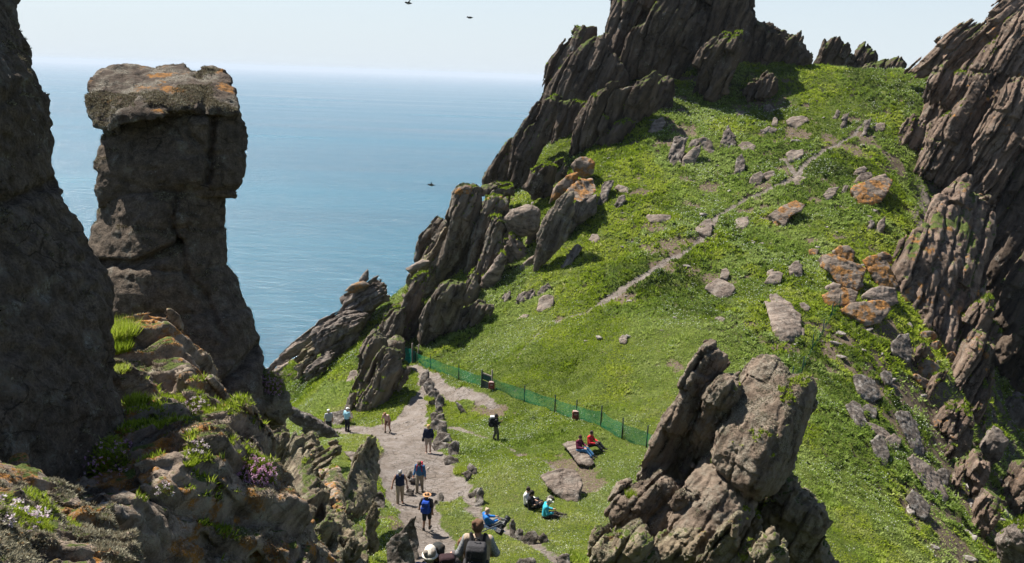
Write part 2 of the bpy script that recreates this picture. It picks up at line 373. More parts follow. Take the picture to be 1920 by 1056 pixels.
def ground_material():
    t = NT('hillside'); pos = t.pos()
    at = lambda nm: t.n('ShaderNodeAttribute', attribute_name=nm).outputs['Fac']
    n1 = t.noise(pos, 0.9, 5); n2_ = t.noise(pos, 7, 6, 0.7); n3 = t.noise(pos, 30, 4, 0.7)
    grass = t.ramp(n1, [(0.3, (0.040, 0.055, 0.010)), (0.5, (0.075, 0.098, 0.016)), (0.72, (0.11, 0.13, 0.024))])
    grass = t.mix(t.rng(n2_, 0.45, 0.72), grass, (0.022, 0.030, 0.010))
    vo = t.n('ShaderNodeTexVoronoi', feature='DISTANCE_TO_EDGE'); vo.inputs['Scale'].default_value = 2.6; t.l(t.mapping(pos, (0, 0, .4), (1, 1.5, .3)), vo.inputs['Vector']); joint = t.math('MULTIPLY', t.rng(vo.outputs['Distance'], .07, .015), t.rng(t.noise(pos, .7, 3), .40, .52))
    soil = t.ramp(n2_, [(0.3, (0.065, 0.047, 0.032)), (0.55, (0.125, 0.095, 0.066)), (0.75, (0.19, 0.15, 0.11))])
    grav = t.ramp(n3, [(0.32, (0.11, 0.092, 0.078)), (0.52, (0.215, 0.185, 0.162)), (0.7, (0.33, 0.295, 0.265))])
    grav = t.mix(t.rng(n2_, 0.5, 0.8, 0, .8), grav, (0.12, 0.10, 0.08))
    grav = t.mix(t.rng(t.noise(pos, 1.3, 4, .6), .38, .62, 0, .6), grav, (0.115, 0.088, 0.066)); grav = t.mix(t.math('MULTIPLY', joint, .7), grav, (.06, .05, .038))
    rock = t.ramp(n2_, [(0.3, (0.045, 0.038, 0.030)), (0.55, (0.12, 0.10, 0.08)), (0.75, (0.2, 0.17, 0.14))])
    br = t.noise(pos, 2.6, 5, .65)
    def edge(a): return t.rng(t.math('ADD', a, t.rng(br, .3, .7, -.35, .35)), .35, .65)
    grass = t.mix(t.rng(at('gap'), .45, .75), grass, (0.026, 0.020, 0.013))  # dark peat in the gaps, also painting in the shade between cushions
    c = t.mix(edge(at('soil')), grass, soil); c = t.mix(edge(at('path')), c, grav); c = t.mix(edge(at('rock')), c, rock)
    b = t.bump(joint, 0.6, -0.06, t.bump(n3, 0.8, 0.05, t.bump(n2_, 0.8, 0.14)))
    t.principled(c, 0.95, b, 0.1); return t.m
GROUND_MAT = ground_material()
def build_terrain():
    nx, ny = len(TX), len(TY)
    V = np.stack([_gx.ravel(), _gy.ravel(), TZ.ravel()], 1)
    I = np.arange(nx * ny).reshape(nx, ny)
    Q = np.stack([I[:-1, :-1], I[1:, :-1], I[1:, 1:], I[:-1, 1:]], -1).reshape(-1, 4)
    pf = M_PATH.ravel()[Q].mean(1) > 0.5
    cen = V[Q].mean(1); pf &= (cen[:, 1] > 20) & (cen[:, 1] < 100)
    for nm, sel in (('hillside', ~pf), ('path', pf)):
        q = Q[sel]; u, inv = np.unique(q.ravel(), return_inverse=True)
        me = mesh_from(nm, V[u], inv.reshape(-1, 4))
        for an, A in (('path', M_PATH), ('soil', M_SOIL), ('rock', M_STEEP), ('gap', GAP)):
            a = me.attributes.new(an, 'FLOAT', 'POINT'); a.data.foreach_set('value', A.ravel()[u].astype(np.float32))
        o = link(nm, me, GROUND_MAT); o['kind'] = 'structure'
build_terrain()

def build_sea():
    t = NT('sea_water'); pos = t.pos()
    w1 = t.noise(t.mapping(pos, (0, 0, -.55), (0.028, 0.105, 0.1)), 1.0, 7, 0.66, .4)
    w2 = t.noise(t.mapping(pos, (0, 0, -.2), (0.35, 0.8, 0.5)), 1.0, 4, 0.6)
    big = t.noise(t.mapping(pos, (0, 0, .3), (0.0006, 0.004, 0.001)), 1.0, 4, 0.6)
    col = t.mix(t.rng(big, .35, .7), (0.002, 0.058, 0.092), (0.004, 0.088, 0.130))
    b = t.bump(w2, 0.6, 0.6, t.bump(w1, 1.0, 3.2))
    t.principled(col, t.rng(big, .3, .7, .14, .30), b, 0.32)
    R = [0, 150, 300, 450, 600, 800, 1100, 1500, 2200, 3500, 6000, 10000, 18000, 30000, 42000]
    n = 96; V = [(0, 200, SEA_Z)]; Q = []; T3 = []
    for r in R[1:]:
        for k in range(n): V.append((r * math.cos(2 * math.pi * k / n), 200 + r * math.sin(2 * math.pi * k / n), SEA_Z))
    for k in range(n): T3.append((0, 1 + k, 1 + (k + 1) % n))
    for i in range(len(R) - 2):
        for k in range(n):
            a = 1 + i * n + k; b2 = 1 + i * n + (k + 1) % n; Q.append((a, a + n, b2 + n, b2))
    o = link('sea', mesh_from('sea', np.array(V), [np.array(T3), np.array(Q)]), t.m); o['kind'] = 'structure'
build_sea()

def build_haze():
    """the sea air: one even volume round the island and the water, its top just above the highest rock"""
    t = NT('sea_haze'); v = t.n('ShaderNodeVolumePrincipled'); v.inputs['Color'].default_value = (.66, .75, .85, 1); v.inputs['Density'].default_value = 0.00007; v.inputs['Anisotropy'].default_value = 0.0
    t.l(v.outputs[0], t.out.inputs['Volume']); R = 44000.0; z0, z1 = SEA_Z - 1.0, 34.0
    V = [(x, y, z) for z in (z0, z1) for x, y in ((-R, -R), (R, -R), (R, R), (-R, R))]
    o = link('haze', mesh_from('haze', np.array(V), np.array([(3, 2, 1, 0), (4, 5, 6, 7), (0, 1, 5, 4), (1, 2, 6, 5), (2, 3, 7, 6), (3, 0, 4, 7)]), False), t.m); o['kind'] = 'stuff'
build_haze()
# ------------------------------------------------------------------ rock: solids grown from a closed outline, a depth, a thickness and layered noise
def rock_mat(name, c1, c2, pale=(0.30, 0.28, 0.24), pale_t=0.62, orange_t=0.80, moss=0.0, sc=1.0, L=(0.33, 0.1, 0.93), up_or=0.0, bump=1.0, orange=(0.38, 0.165, 0.028), streak=True):
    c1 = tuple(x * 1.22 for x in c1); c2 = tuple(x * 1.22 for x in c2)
    t = NT(name); pos = t.pos()
    up = t.n('ShaderNodeSeparateXYZ'); t.l(t.n('ShaderNodeNewGeometry').outputs['Normal'], up.inputs[0]); up = up.outputs[2]
    a = t.noise(pos, 0.5 * sc, 6, 0.6, 0.3); m = t.noise(pos, 5 * sc, 7, 0.68); f = t.noise(pos, 26 * sc, 5, 0.7)
    col = t.mix(t.rng(a, 0.32, 0.68), c1, c2)
    col = t.mix(t.rng(m, 0.36, 0.62, 0.0, 0.75), col, tuple(x * 0.32 for x in c1))
    pv = t.n('ShaderNodeTexVoronoi'); pv.inputs['Scale'].default_value = 11 * sc; t.l(pos, pv.inputs['Vector'])
    pit = t.math('MULTIPLY', t.rng(pv.outputs['Distance'], 0.30, 0.12), t.rng(m, .46, .58))
    col = t.mix(t.math('MULTIPLY', pit, .75), col, tuple(x * .25 for x in c1))
    w = t.n('ShaderNodeVectorMath', operation='ADD'); wv = t.n('ShaderNodeTexNoise'); wv.inputs['Scale'].default_value = 2.2 * sc; wv.inputs['Detail'].default_value = 4; t.l(pos, wv.inputs['Vector'])
    t.l(pos, w.inputs[0]); ws = t.n('ShaderNodeVectorMath', operation='SCALE'); ws.inputs['Scale'].default_value = .45 / sc; t.l(wv.outputs['Color'], ws.inputs[0]); t.l(ws.outputs[0], w.inputs[1])
    ck = t.n('ShaderNodeTexVoronoi', feature='DISTANCE_TO_EDGE'); ck.inputs['Scale'].default_value = 1.5 * sc; t.l(t.mapping(w.outputs[0], (.2, .3, .4), (1, 1, 1.7)), ck.inputs['Vector'])
    crack = t.math('MULTIPLY', t.rng(ck.outputs['Distance'], .035, .006), t.rng(t.noise(pos, .8 * sc, 3), .51, .63))
    col = t.mix(t.rng(f, .40, .62, 0, .62), col, tuple(x * .30 for x in c1))
    col = t.mix(t.math('MULTIPLY', crack, .7), col, tuple(x * .12 for x in c1))
    s = None
    if streak:                                                    # bedding: tone changes across the layers
        ax = Vector(L).normalized(); q = Vector((0, 0, 1)).rotation_difference(ax).to_euler()
        mp = t.n('ShaderNodeMapping', vector_type='TEXTURE'); mp.inputs['Rotation'].default_value = q; mp.inputs['Scale'].default_value = (1, 1, 9)
        t.l(pos, mp.inputs['Vector'])
        s = t.noise(mp.outputs[0], 2.6 * sc, 6, 0.65)
        col = t.mix(t.rng(s, 0.40, 0.66, 0.0, 0.8), col, tuple(min(1, x * 1.75) for x in c2))
    col = t.mix(t.math('MULTIPLY', t.rng(t.noise(pos, 2.2 * sc, 4, .6), pale_t - .1, pale_t + .06), t.rng(f, 0.42, 0.56)), col, pale)
    vor = t.n('ShaderNodeTexVoronoi'); vor.inputs['Scale'].default_value = 7 * sc; t.l(pos, vor.inputs['Vector'])
    sp = t.math('MULTIPLY', t.rng(vor.outputs['Distance'], 0.16, 0.10), t.rng(t.noise(pos, 1.1 * sc, 3), .52, .62))
    col = t.mix(t.math('MULTIPLY', sp, .7), col, tuple(min(.5, x * 1.25) for x in pale))
    o = t.math('MULTIPLY', t.rng(t.math('ADD', t.noise(pos, 1.35 * sc, 6, .62), t.math('MULTIPLY', up, up_or)), orange_t - .035, orange_t + .02), t.rng(f, .36, .5))
    col = t.mix(o, col, t.mix(t.rng(m, .38, .6), orange, (orange[0] * .42, orange[1] * .50, orange[2] * 1.1)))
    if moss > 0:
        g = t.rng(t.math('ADD', up, t.rng(t.noise(pos, 0.9 * sc, 5, .65), .3, .7, -.45, .45)), 0.95 - moss, 1.1 - moss)
        col = t.mix(g, col, t.mix(t.rng(f, .4, .6), (0.040, 0.060, 0.012), (0.105, 0.125, 0.028)))
    h = t.bump(m, 0.65 * bump, 0.16 / sc)
    if s is not None: h = t.bump(s, 0.55 * bump, 0.20 / sc, h)
    h = t.bump(pit, 0.5 * bump, -0.05 / sc, h)
    h = t.bump(crack, 0.8 * bump, -0.10 / sc, h)
    h = t.bump(f, 1.0 * bump, 0.045 / sc, h)
    t.principled(col, 0.92, h, 0.15); return t.m
LS = nrm((0.36, 0.12, 0.92))                        # how the beds stand on the peak
LR = nrm((0.42, 0.12, 0.90))                        # on the right-hand crag
RM = dict(
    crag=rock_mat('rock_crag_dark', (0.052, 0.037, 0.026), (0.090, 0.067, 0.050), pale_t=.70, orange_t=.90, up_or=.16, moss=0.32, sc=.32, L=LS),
    column=rock_mat('rock_column', (0.080, 0.060, 0.044), (0.128, 0.103, 0.078), pale=(.22, .205, .16), pale_t=.62, orange_t=.86, up_or=.20, moss=.20, sc=.45, L=LS),
    right=rock_mat('rock_right', (0.078, 0.053, 0.037), (0.140, 0.100, 0.074), pale=(.26, .215, .17), pale_t=.62, orange_t=.70, up_or=.12, moss=.15, sc=.42, L=LR),
    slab=rock_mat('rock_slab', (0.098, 0.074, 0.058), (0.160, 0.126, 0.100), pale=(.24, .21, .175), pale_t=.58, orange_t=.95, moss=0.0, sc=.9, L=(1, .3, .1)),
    orange=rock_mat('rock_orange', (0.098, 0.073, 0.054), (0.155, 0.120, 0.092), pale=(.23, .195, .155), pale_t=.60, orange_t=.525, moss=0.0, sc=.75, L=(1, .3, .1)),
    dark=rock_mat('rock_dark', (0.078, 0.062, 0.050), (0.125, 0.102, 0.085), pale_t=.64, orange_t=.95, moss=0.0, sc=.8, L=LS),
    pillar=rock_mat('rock_pillar', (0.125, 0.094, 0.067), (0.185, 0.145, 0.108), pale=(.25, .235, .19), pale_t=.66, orange_t=.80, up_or=.10, moss=0, sc=1.5, streak=False, bump=1.1),
    head=rock_mat('rock_pillar_head', (0.092, 0.067, 0.048), (0.145, 0.110, 0.082), pale=(.25, .23, .18), pale_t=.56, orange_t=.70, up_or=.10, moss=0, sc=1.5, streak=False, bump=1.2),
    ledge=rock_mat('rock_ledge', (0.122, 0.088, 0.063), (0.205, 0.158, 0.118), pale=(.32, .285, .22), pale_t=.60, orange_t=.615, up_or=.10, moss=.06, sc=2.2, L=(.7, .3, .6)),
    tor=rock_mat('rock_tor', (0.082, 0.058, 0.040), (0.140, 0.106, 0.078), pale=(.22, .195, .15), pale_t=.55, orange_t=.80, up_or=.05, moss=.0, sc=1.25, L=(.45, .1, .85)),
    shaggy=rock_mat('rock_shaggy', (0.095, 0.070, 0.046), (0.155, 0.122, 0.082), pale=(.26, .235, .16), pale_t=.54, orange_t=.74, up_or=.10, moss=.10, sc=1.2, L=(.6, .3, .6)),
    pebble=rock_mat('rock_pebble', (0.15, 0.125, 0.105), (0.26, 0.23, 0.20), pale=(.36, .33, .30), pale_t=.55, orange_t=.97, moss=.0, sc=3, streak=False),
    path=rock_mat('rock_wayside', (0.10, 0.082, 0.066), (0.17, 0.142, 0.118), pale=(.36, .33, .29), pale_t=.59, orange_t=.95, moss=.0, sc=1.3, streak=False),
)
UPF = []                                           # up-facing rock points that may carry turf: (position, normal, kind)

def smax(a, b, k): h = np.clip(0.5 + 0.5 * (a - b) / k, 0, 1); return b + (a - b) * h + k * h * (1 - h)
def _hash(*a):
    h = np.zeros(a[0].shape, np.uint32)
    for k, v in enumerate(a): h = (h ^ (v.astype(np.int64) & 0xffffffff).astype(np.uint32) * np.uint32((0x9E3779B1, 0x85EBCA77, 0xC2B2AE3D)[k])) * np.uint32(0x27D4EB2F); h ^= h >> np.uint32(15)
    h = h * np.uint32(0x2C1B3C6D); h ^= h >> np.uint32(12)
    return h.astype(np.float64) / 4294967295.0
def plates(p, N, L, M, width, amp, ln):
    """bedding: beds of different height with sharp joints between them, broken across at random"""
    s = p @ N / width + 0.55 * fbm(p * (0.22 / width), 2, 5) + 0.10 * vnoise(p * (1.3 / width), 8)
    k = np.floor(s); f = s - k
    l = p @ L / (ln * width) + 9 * _hash(k, k * 0 + 3); kl = np.floor(l); fl = l - kl
    m = p @ M / (2.6 * width) + 5 * _hash(k, kl, k * 0 + 1); km = np.floor(m); fm = m - km
    h = _hash(k, kl, km) * 2 - 1
    ed = np.minimum(f, 1 - f)
    g = 1 - sstep(0.0, 0.16, ed)
    return amp * (h * 0.9 + 0.5 * (0.5 - fl) - 0.95 * g + 0.25 * (f - .5))
def rock_geo(poly, d, T, relief=None, vox=None, rough=0.12, rib=None, seed=0, rnd=0.09, fold=0.3, pillow=0.15, upright=True, fine=0.8, grooves=(), maxv=3.2e6, cuts=0):
    poly = np.array(poly, float); cxy = poly.mean(0); r = np.random.default_rng(seed + 11)
    Wd = nrm(ray(*cxy)); Wd = nrm(np.array([Wd[0], Wd[1], 0 if upright else Wd[2]]))
    Ud = nrm(np.cross(Wd, [0, 0, 1])); Vd = np.cross(Ud, Wd)
    O = P(cxy[0], cxy[1], d)
    def toplane(q):
        rr = ray(q[:, 0], q[:, 1]); tt = (O @ Wd) / (rr @ Wd); X = rr * tt[:, None] - O
        return np.stack([X @ Ud, X @ Vd], 1)
    pg = toplane(poly); lo, hi = pg.min(0), pg.max(0); size = float(np.sqrt(np.prod(hi - lo)))
    if T is None: T = 0.65 * size
    vox = (vox or d / 800 * 0.95) / QUAL
    mg = max(rough, 0.02) * 1.6 + (rib[0] * 2.2 if rib else 0) + 2 * vox
    back = T * 1.25
    fr = np.zeros(0)
    if relief is not None:
        rl = np.array(relief, float); X = P(rl[:, 0], rl[:, 1], rl[:, 2]) - O; rc = np.stack([X @ Ud, X @ Vd], 1); rw = X @ Wd
        # relief points live where their own ray meets their own depth, so shift them in (u, v) to the real place
        A = np.sqrt(((rc[:, None] - rc[None]) ** 2).sum(-1) + (0.08 * size) ** 2)
        n = len(rl); S = np.zeros((n + 1, n + 1)); S[:n, :n] = A; S[:n, n] = S[n, :n] = 1
        wt = np.linalg.solve(S, np.append(rw, 0)); wmin, wmax = rw.min(), rw.max()
    else: wmin, wmax = 0.0, 0.0
    ext = (hi[0] - lo[0] + 2 * mg) * (hi[1] - lo[1] + 2 * mg) * (wmax - wmin + back + pillow * T + 2 * mg)
    while ext / vox ** 3 > maxv: vox *= 1.06
    u = np.arange(lo[0] - mg, hi[0] + mg, vox); v = np.arange(lo[1] - mg, hi[1] + mg, vox)
    U2, V2 = np.meshgrid(u, v, indexing='ij')
    s2 = poly_sd(U2, V2, pg); e = np.clip(-s2 / (0.20 * size), 0, 1)
    wf = np.zeros(U2.shape)
    if relief is not None:
        for k in range(n): wf += wt[k] * np.sqrt((U2 - rc[k, 0]) ** 2 + (V2 - rc[k, 1]) ** 2 + (0.08 * size) ** 2)
        wf += wt[n]; wf = np.clip(wf, wmin - .3 * size, wmax + .3 * size)
    pl = None
    for k in range(3):
        an = r.uniform(0, 2 * math.pi); sl = fold * r.uniform(0.4, 1.0)
        p = sl * (math.cos(an) * U2 + math.sin(an) * V2) - 0.05 * size * k
        pl = p if pl is None else np.maximum(pl, p)
    wf = wf + pl - pillow * T * (np.sqrt(np.clip(1 - (1 - e) ** 2, 0, 1)) - 1) - pillow * T
    for (pts, wd, dp) in grooves:
        gp = toplane(np.array(pts, float)); gl = [(a, b, 0) for a, b in gp]
        wf = wf + dp * (1 - sstep(0, wd, seg_dist(U2 + 0.05 * size * n2(U2, V2, 3 / size, 2, seed), V2, gl)))
    w0 = wf[e > 0].min() if (e > 0).any() else 0
    w = np.arange(w0 - mg, (wf[e > 0].max() if (e > 0).any() else 0) + back + mg, vox)
    Wg = w[None, None, :]; f3 = wf[:, :, None]
    tap = np.clip((Wg - f3) / T, 0, 1.4)
    F = smax(smax(np.broadcast_to(s2[:, :, None], Wg.shape[:0] + (len(u), len(v), len(w))) + 0.22 * size * tap ** 2, f3 - Wg, rnd * min(size, T) * .5 + 1e-4), Wg - f3 - T, rnd * T * .6 + 1e-4).astype(np.float32)
    del tap
    m = np.abs(F) < mg
    ii = np.argwhere(m)
    pw = O + u[ii[:, 0], None] * Ud + v[ii[:, 1], None] * Vd + w[ii[:, 2], None] * Wd
    add = rough * 1.4 * fbm(pw * (2.2 / size) + seed, 6, seed, 0.6)
    if rib is not None:
        amp, width, Ld, yaw = rib[:4]; two = .38 if len(rib) < 6 else rib[5]; Ld = nrm(Ld); ln = rib[4] if len(rib) > 4 else 6.0
        nv = [math.cos(yaw), -math.sin(yaw), 0] if np.isscalar(yaw) else yaw
        N = nrm(np.cross(np.cross(Ld, nv), Ld)); Mm = np.cross(Ld, N)
        add = add - plates(pw, N, Ld, Mm, width, amp, ln) - plates(pw + 7.7, N, Ld, Mm, width * 0.34, amp * two, ln)
    if cuts:
        for k in range(cuts):
            cn = nrm(r.normal(size=3) * [1, 1, .8]); dd = ((pw - O) @ cn)
            lim = r.uniform(.44, .60) * size
            add = np.maximum(add, dd - lim - F[m])
    F[m] += add.astype(np.float32)
    if not fine: F = F
    Vx, Q = surface_nets(F, (u[0], v[0], w[0]), vox)
    Vw = O + Vx[:, :1] * Ud + Vx[:, 1:2] * Vd + Vx[:, 2:3] * Wd
    if np.dot(np.cross(Ud, Vd), Wd) < 0: Q = Q[:, ::-1]
    nn = vnormals(Vw, Q)
    if fine: Vw = Vw + nn * (fine * vox * (1.0 * fbm(Vw / (vox * 4.0), 2, seed + 3) + 1.5 * (fine > 1) * np.minimum(fbm(Vw / (vox * 14.0), 3, seed + 5, .6) + .12, .18)))[:, None]
    return Vw, Q, nn, vox

def keep_main(V, Q):
    """drop the loose crumbs that noise breaks off a solid"""
    n = len(V); lab = np.arange(n)
    e = np.concatenate([Q[:, [0, 1]], Q[:, [1, 2]], Q[:, [2, 3]], Q[:, [3, 0]]])
    for _ in range(200):
        m = np.minimum(lab[e[:, 0]], lab[e[:, 1]]); new = lab.copy()
        np.minimum.at(new, e[:, 0], m); np.minimum.at(new, e[:, 1], m); new = new[new]
        if (new == lab).all(): break
        lab = new
    u, c = np.unique(lab, return_counts=True); b = u[np.argmax(c)]
    kp = lab == b; ix = np.cumsum(kp) - 1
    q = Q[kp[Q].all(1)]
    return V[kp], ix[q]
_seed = [0]
def rock(name, poly, d, T=None, mat='crag', parent=None, label=None, cat=None, group=None, turf=None, turf_up=0.55, **kw):
    _seed[0] += 1; kw.setdefault('seed', _seed[0])
    V, Q, nn, vox = rock_geo(poly, d, T, **kw)
    V, Q = keep_main(V, Q)
    if turf:
        nn = vnormals(V, Q); k = nn[:, 2] > turf_up
        UPF.append((V[k], nn[k], turf, vox))
    o = link(name, mesh_from(name, V, Q), RM[mat], parent)
    return tag(o, label, cat, group)
def crag(name, label, cat, base, items, mat, rib, turf='cliff', child='slab', **kw):
    """a crag: an empty at its foot and one child mesh for each of its blocks"""
    b = base if len(base) == 3 else P(*base)
    root = empty(name, (0, 0, 0), label, cat)
    for it in items:
        poly, d, T = it[0], it[1], it[2]; k2 = dict(kw); k2.update(it[3] if len(it) > 3 else {}); T = k2.pop('T', T)
        k2.setdefault('rib', rib)
        rock(k2.pop('child', child), poly, d, T, k2.pop('mat', mat), root, turf=k2.pop('turf', turf), **k2)
    return root
def ground_rock(name, poly, label, cat='boulder', mat='slab', flat=0.8, h=0.35, T=None, group=None, sink=0.3, **kw):
    """a loose rock on the slope: its upper face follows the ground at height h, its foot is sunk in the turf"""
    pg = np.array(poly, float); c = pg.mean(0); lo, hi = pg.min(0), pg.max(0)
    base = np.array([[c[0], hi[1] - 0.12 * (hi[1] - lo[1])]])
    q, d0 = G(base[:, 0], base[:, 1]); d0 = float(d0[0])
    if d0 != d0: d0 = kw.pop('dd', 60.0)
    sz = np.sqrt(np.prod(hi - lo)) * d0 / FPX
    pts = np.concatenate([pg, [c]]); gq, gd = G(pts[:, 0], pts[:, 1]); gd = np.where(np.isnan(gd), d0, gd)
    lift = h / 0.45                                            # metres along the ray that raise a face by h
    rel = [(a, b, (1 - flat) * d0 + flat * np.clip(g, d0 - .5 * sz, d0 + 2.2 * sz) - lift * flat) for (a, b), g in zip(pts, gd)]
    low = pg[:, 1] > lo[1] + 0.7 * (hi[1] - lo[1])
    p2 = pg.copy(); p2[low, 1] += sink * (hi[1] - lo[1])
    T = T or max(0.55 * sz, h * 1.6)
    kw.setdefault('rough', 0.045 * sz); kw.setdefault('pillow', 0.06); kw.setdefault('fold', 0.10); kw.setdefault('cuts', 3); kw.setdefault('rnd', .05)
    kw.setdefault('rib', None)
    return rock(name, p2, d0, T, mat, None, label, cat, group, relief=rel, upright=False, **kw)

def mound(name, pts, box, mat, vox, parent=None, rib=None, rough=.08, seed=0, turf=None, turf_up=.4, depth=2.0, label=None, cat=None, low=()):
    """solid rock whose upper face passes through (photo x, photo y, depth) points; box = x0, x1, y0, y1, z0, z1"""
    a = np.array(pts, float); C = np.concatenate([P(a[:, 0], a[:, 1], a[:, 2]), np.array(low, float).reshape(-1, 3)]); n = len(C); c2 = .12 ** 2
    A = np.sqrt(((C[:, None, :2] - C[None, :, :2]) ** 2).sum(-1) + c2) - np.eye(n) * .02; S = np.zeros((n + 1, n + 1)); S[:n, :n] = A; S[:n, n] = S[n, :n] = 1
    w = np.linalg.solve(S, np.append(C[:, 2], 0)); x0, x1, y0, y1, z0, z1 = box
    x = np.arange(x0, x1, vox); y = np.arange(y0, y1, vox); z = np.arange(z0, z1, vox); X, Y = np.meshgrid(x, y, indexing='ij'); h = np.full(X.shape, w[n])
    for k in range(n): h += w[k] * np.sqrt((X - C[k, 0]) ** 2 + (Y - C[k, 1]) ** 2 + c2)
    gx, gy = np.gradient(h, vox); sl = np.sqrt(1 + gx ** 2 + gy ** 2)
    F = (z[None, None] - h[:, :, None]) / sl[:, :, None]; F = np.maximum(F, (h[:, :, None] - depth - z[None, None]) / sl[:, :, None])
    e = np.minimum(np.minimum(X - x0, x1 - X), np.minimum(Y - y0, y1 - Y)) - 3 * vox; F = np.maximum(F, -e[:, :, None]).astype(np.float32)
    F = np.maximum(F, (z0 + 2 * vox - z)[None, None]).astype(np.float32)
    mg = rough * 1.6 + (rib[0] * 2.2 if rib else 0) + 2 * vox; m = np.abs(F) < mg; ii = np.argwhere(m); pw = np.stack([x[ii[:, 0]], y[ii[:, 1]], z[ii[:, 2]]], 1)
    add = rough * 1.4 * fbm(pw * 1.6 + seed, 5, seed, .55)
    if rib:
        amp, width, Ld, yaw = rib[:4]; Ld = nrm(Ld); ln = rib[4] if len(rib) > 4 else 6.0; N = nrm(np.cross(np.cross(Ld, [math.cos(yaw), -math.sin(yaw), 0]), Ld)); Mm = np.cross(Ld, N)
        add = add - plates(pw, N, Ld, Mm, width, amp, ln) - plates(pw + 7.7, N, Ld, Mm, width * .34, amp * .38, ln)
    F[m] += add.astype(np.float32)
    V, Q = surface_nets(F, (x0, y0, z0), vox); V, Q = keep_main(V, Q); nn = vnormals(V, Q); V = V + nn * (vox * fbm(V / (vox * 5), 2, seed + 3))[:, None]
    if turf: k = nn[:, 2] > turf_up; UPF.append((V[k], nn[k], turf, vox))
    return tag(link(name, mesh_from(name, V, Q), RM[mat], parent), label, cat)
RIBS = (0.55, 1.7, LS, 0.55, 7.0)
# ---- the summit crag of the peak
crag('rock_crag', 'towering dark summit crag of layered rock above the shaded top of the green slope', 'crag', (1280, 180, 100), [
    ([(1152, -60), (1139, 31), (1134, 68), (1132, 102), (1138, 114), (1163, 114), (1178, 72), (1195, 42), (1218, 0), (1228, -60)], 101, 5),
    ([(1174, 70), (1188, 52), (1209, 38), (1228, 0), (1245, -60), (1300, -60), (1312, 40), (1300, 120), (1262, 150), (1228, 155), (1190, 148), (1153, 162), (1160, 115)], 99, 6),
    ([(1240, -60), (1402, -60), (1412, 14), (1424, 42), (1447, 62), (1445, 140), (1392, 175), (1330, 175), (1270, 150), (1235, 130)], 103, 7),
    ([(1296, 186), (1306, 128), (1318, 92), (1342, 74), (1384, 66), (1386, 90), (1379, 130), (1368, 178), (1332, 190)], 95.5, 4, dict(rib=(.6, 1.3, nrm((.5, .1, .86)), .5))),
    ([(1325, 105), (1340, 82), (1360, 78), (1350, 120), (1325, 160)], 96.8, 2.5),
    ([(1398, 70), (1412, 38), (1440, 46), (1456, 60), (1476, 70), (1490, 66), (1512, 96), (1520, 114), (1492, 137), (1450, 134), (1415, 128)], 103.5, 6, dict(rib=(.6, 1.3, nrm((.5, .1, .86)), .5))),
    ([(1470, 78), (1484, 64), (1508, 50), (1506, 62), (1509, 76), (1507, 92), (1492, 100), (1474, 92)], 103, 2.2, dict(rough=.1)),
    ([(1384, 174), (1400, 150), (1440, 136), (1458, 150), (1456, 172), (1422, 192), (1400, 196)], 96, 4, dict(rib=(.5, .9, LS, .5))),
    ([(1226, 250), (1248, 232), (1262, 200), (1262, 150), (1236, 140), (1205, 150), (1200, 200)], 94.5, 3),
    ([(1150, -60), (1400, -60), (1420, 40), (1450, 70), (1510, 110), (1480, 140), (1400, 190), (1300, 200), (1230, 190), (1160, 150), (1142, 100)], 107, 6),
], 'crag', RIBS, rough=.25, fold=.35)
# ---- the ridge that falls from it towards the sea
crag('rock_ridge', 'steep seaward ridge of dark leaning slabs with green ledges below the summit crag', 'ridge', (1050, 300, 98), [
    ([(1078, 48), (1093, 43), (1122, 45), (1125, 70), (1098, 90), (1078, 130), (1044, 176), (1016, 190), (1030, 115), (1050, 90), (1062, 80)], 104, 5),
    ([(1062, 152), (1085, 118), (1119, 110), (1128, 130), (1112, 190), (1065, 200)], 101.5, 3, dict(rib=(.15, .8, LS, .5), rough=.15, mat='dark', turf=None)),
    ([(1110, 190), (1120, 150), (1134, 118), (1165, 112), (1172, 140), (1150, 172), (1120, 200)], 99, 3),
    ([(1005, 188), (1040, 182), (1050, 215), (1032, 265), (1012, 300), (987, 350), (950, 360), (955, 300), (962, 252), (985, 215)], 92.5, 5),
    ([(1040, 182), (1104, 186), (1094, 232), (1064, 266), (1030, 275), (1040, 215)], 98, 4),
    ([(962, 250), (962, 300), (954, 360), (905, 362), (901, 335), (918, 312), (940, 280)], 97.5, 5),
    ([(1071, 294), (1083, 225), (1110, 182), (1150, 160), (1185, 160), (1228, 142), (1234, 190), (1216, 217), (1176, 239), (1130, 268)], 91.3, 5),
    ([(1120, 268), (1135, 248), (1176, 226), (1190, 232), (1178, 254), (1140, 280)], 90.5, 2.5),
    ([(1120, 240), (1130, 215), (1142, 222), (1140, 250), (1128, 262)], 90.4, 1.6, dict(rough=.1)),
    ([(983, 352), (998, 322), (1022, 310), (1042, 322), (1030, 356), (1003, 368)], 82.5, 3),
    ([(1000, 352), (1040, 300), (1070, 290), (1060, 340), (1020, 372)], 88, 3),
    ([(1030, 150), (1070, 100), (1125, 60), (1160, 110), (1190, 160), (1150, 260), (1080, 320), (1030, 360), (960, 380), (905, 362), (940, 290), (1000, 210)], 101, 6),
], 'crag', RIBS, rough=.25, fold=.35)
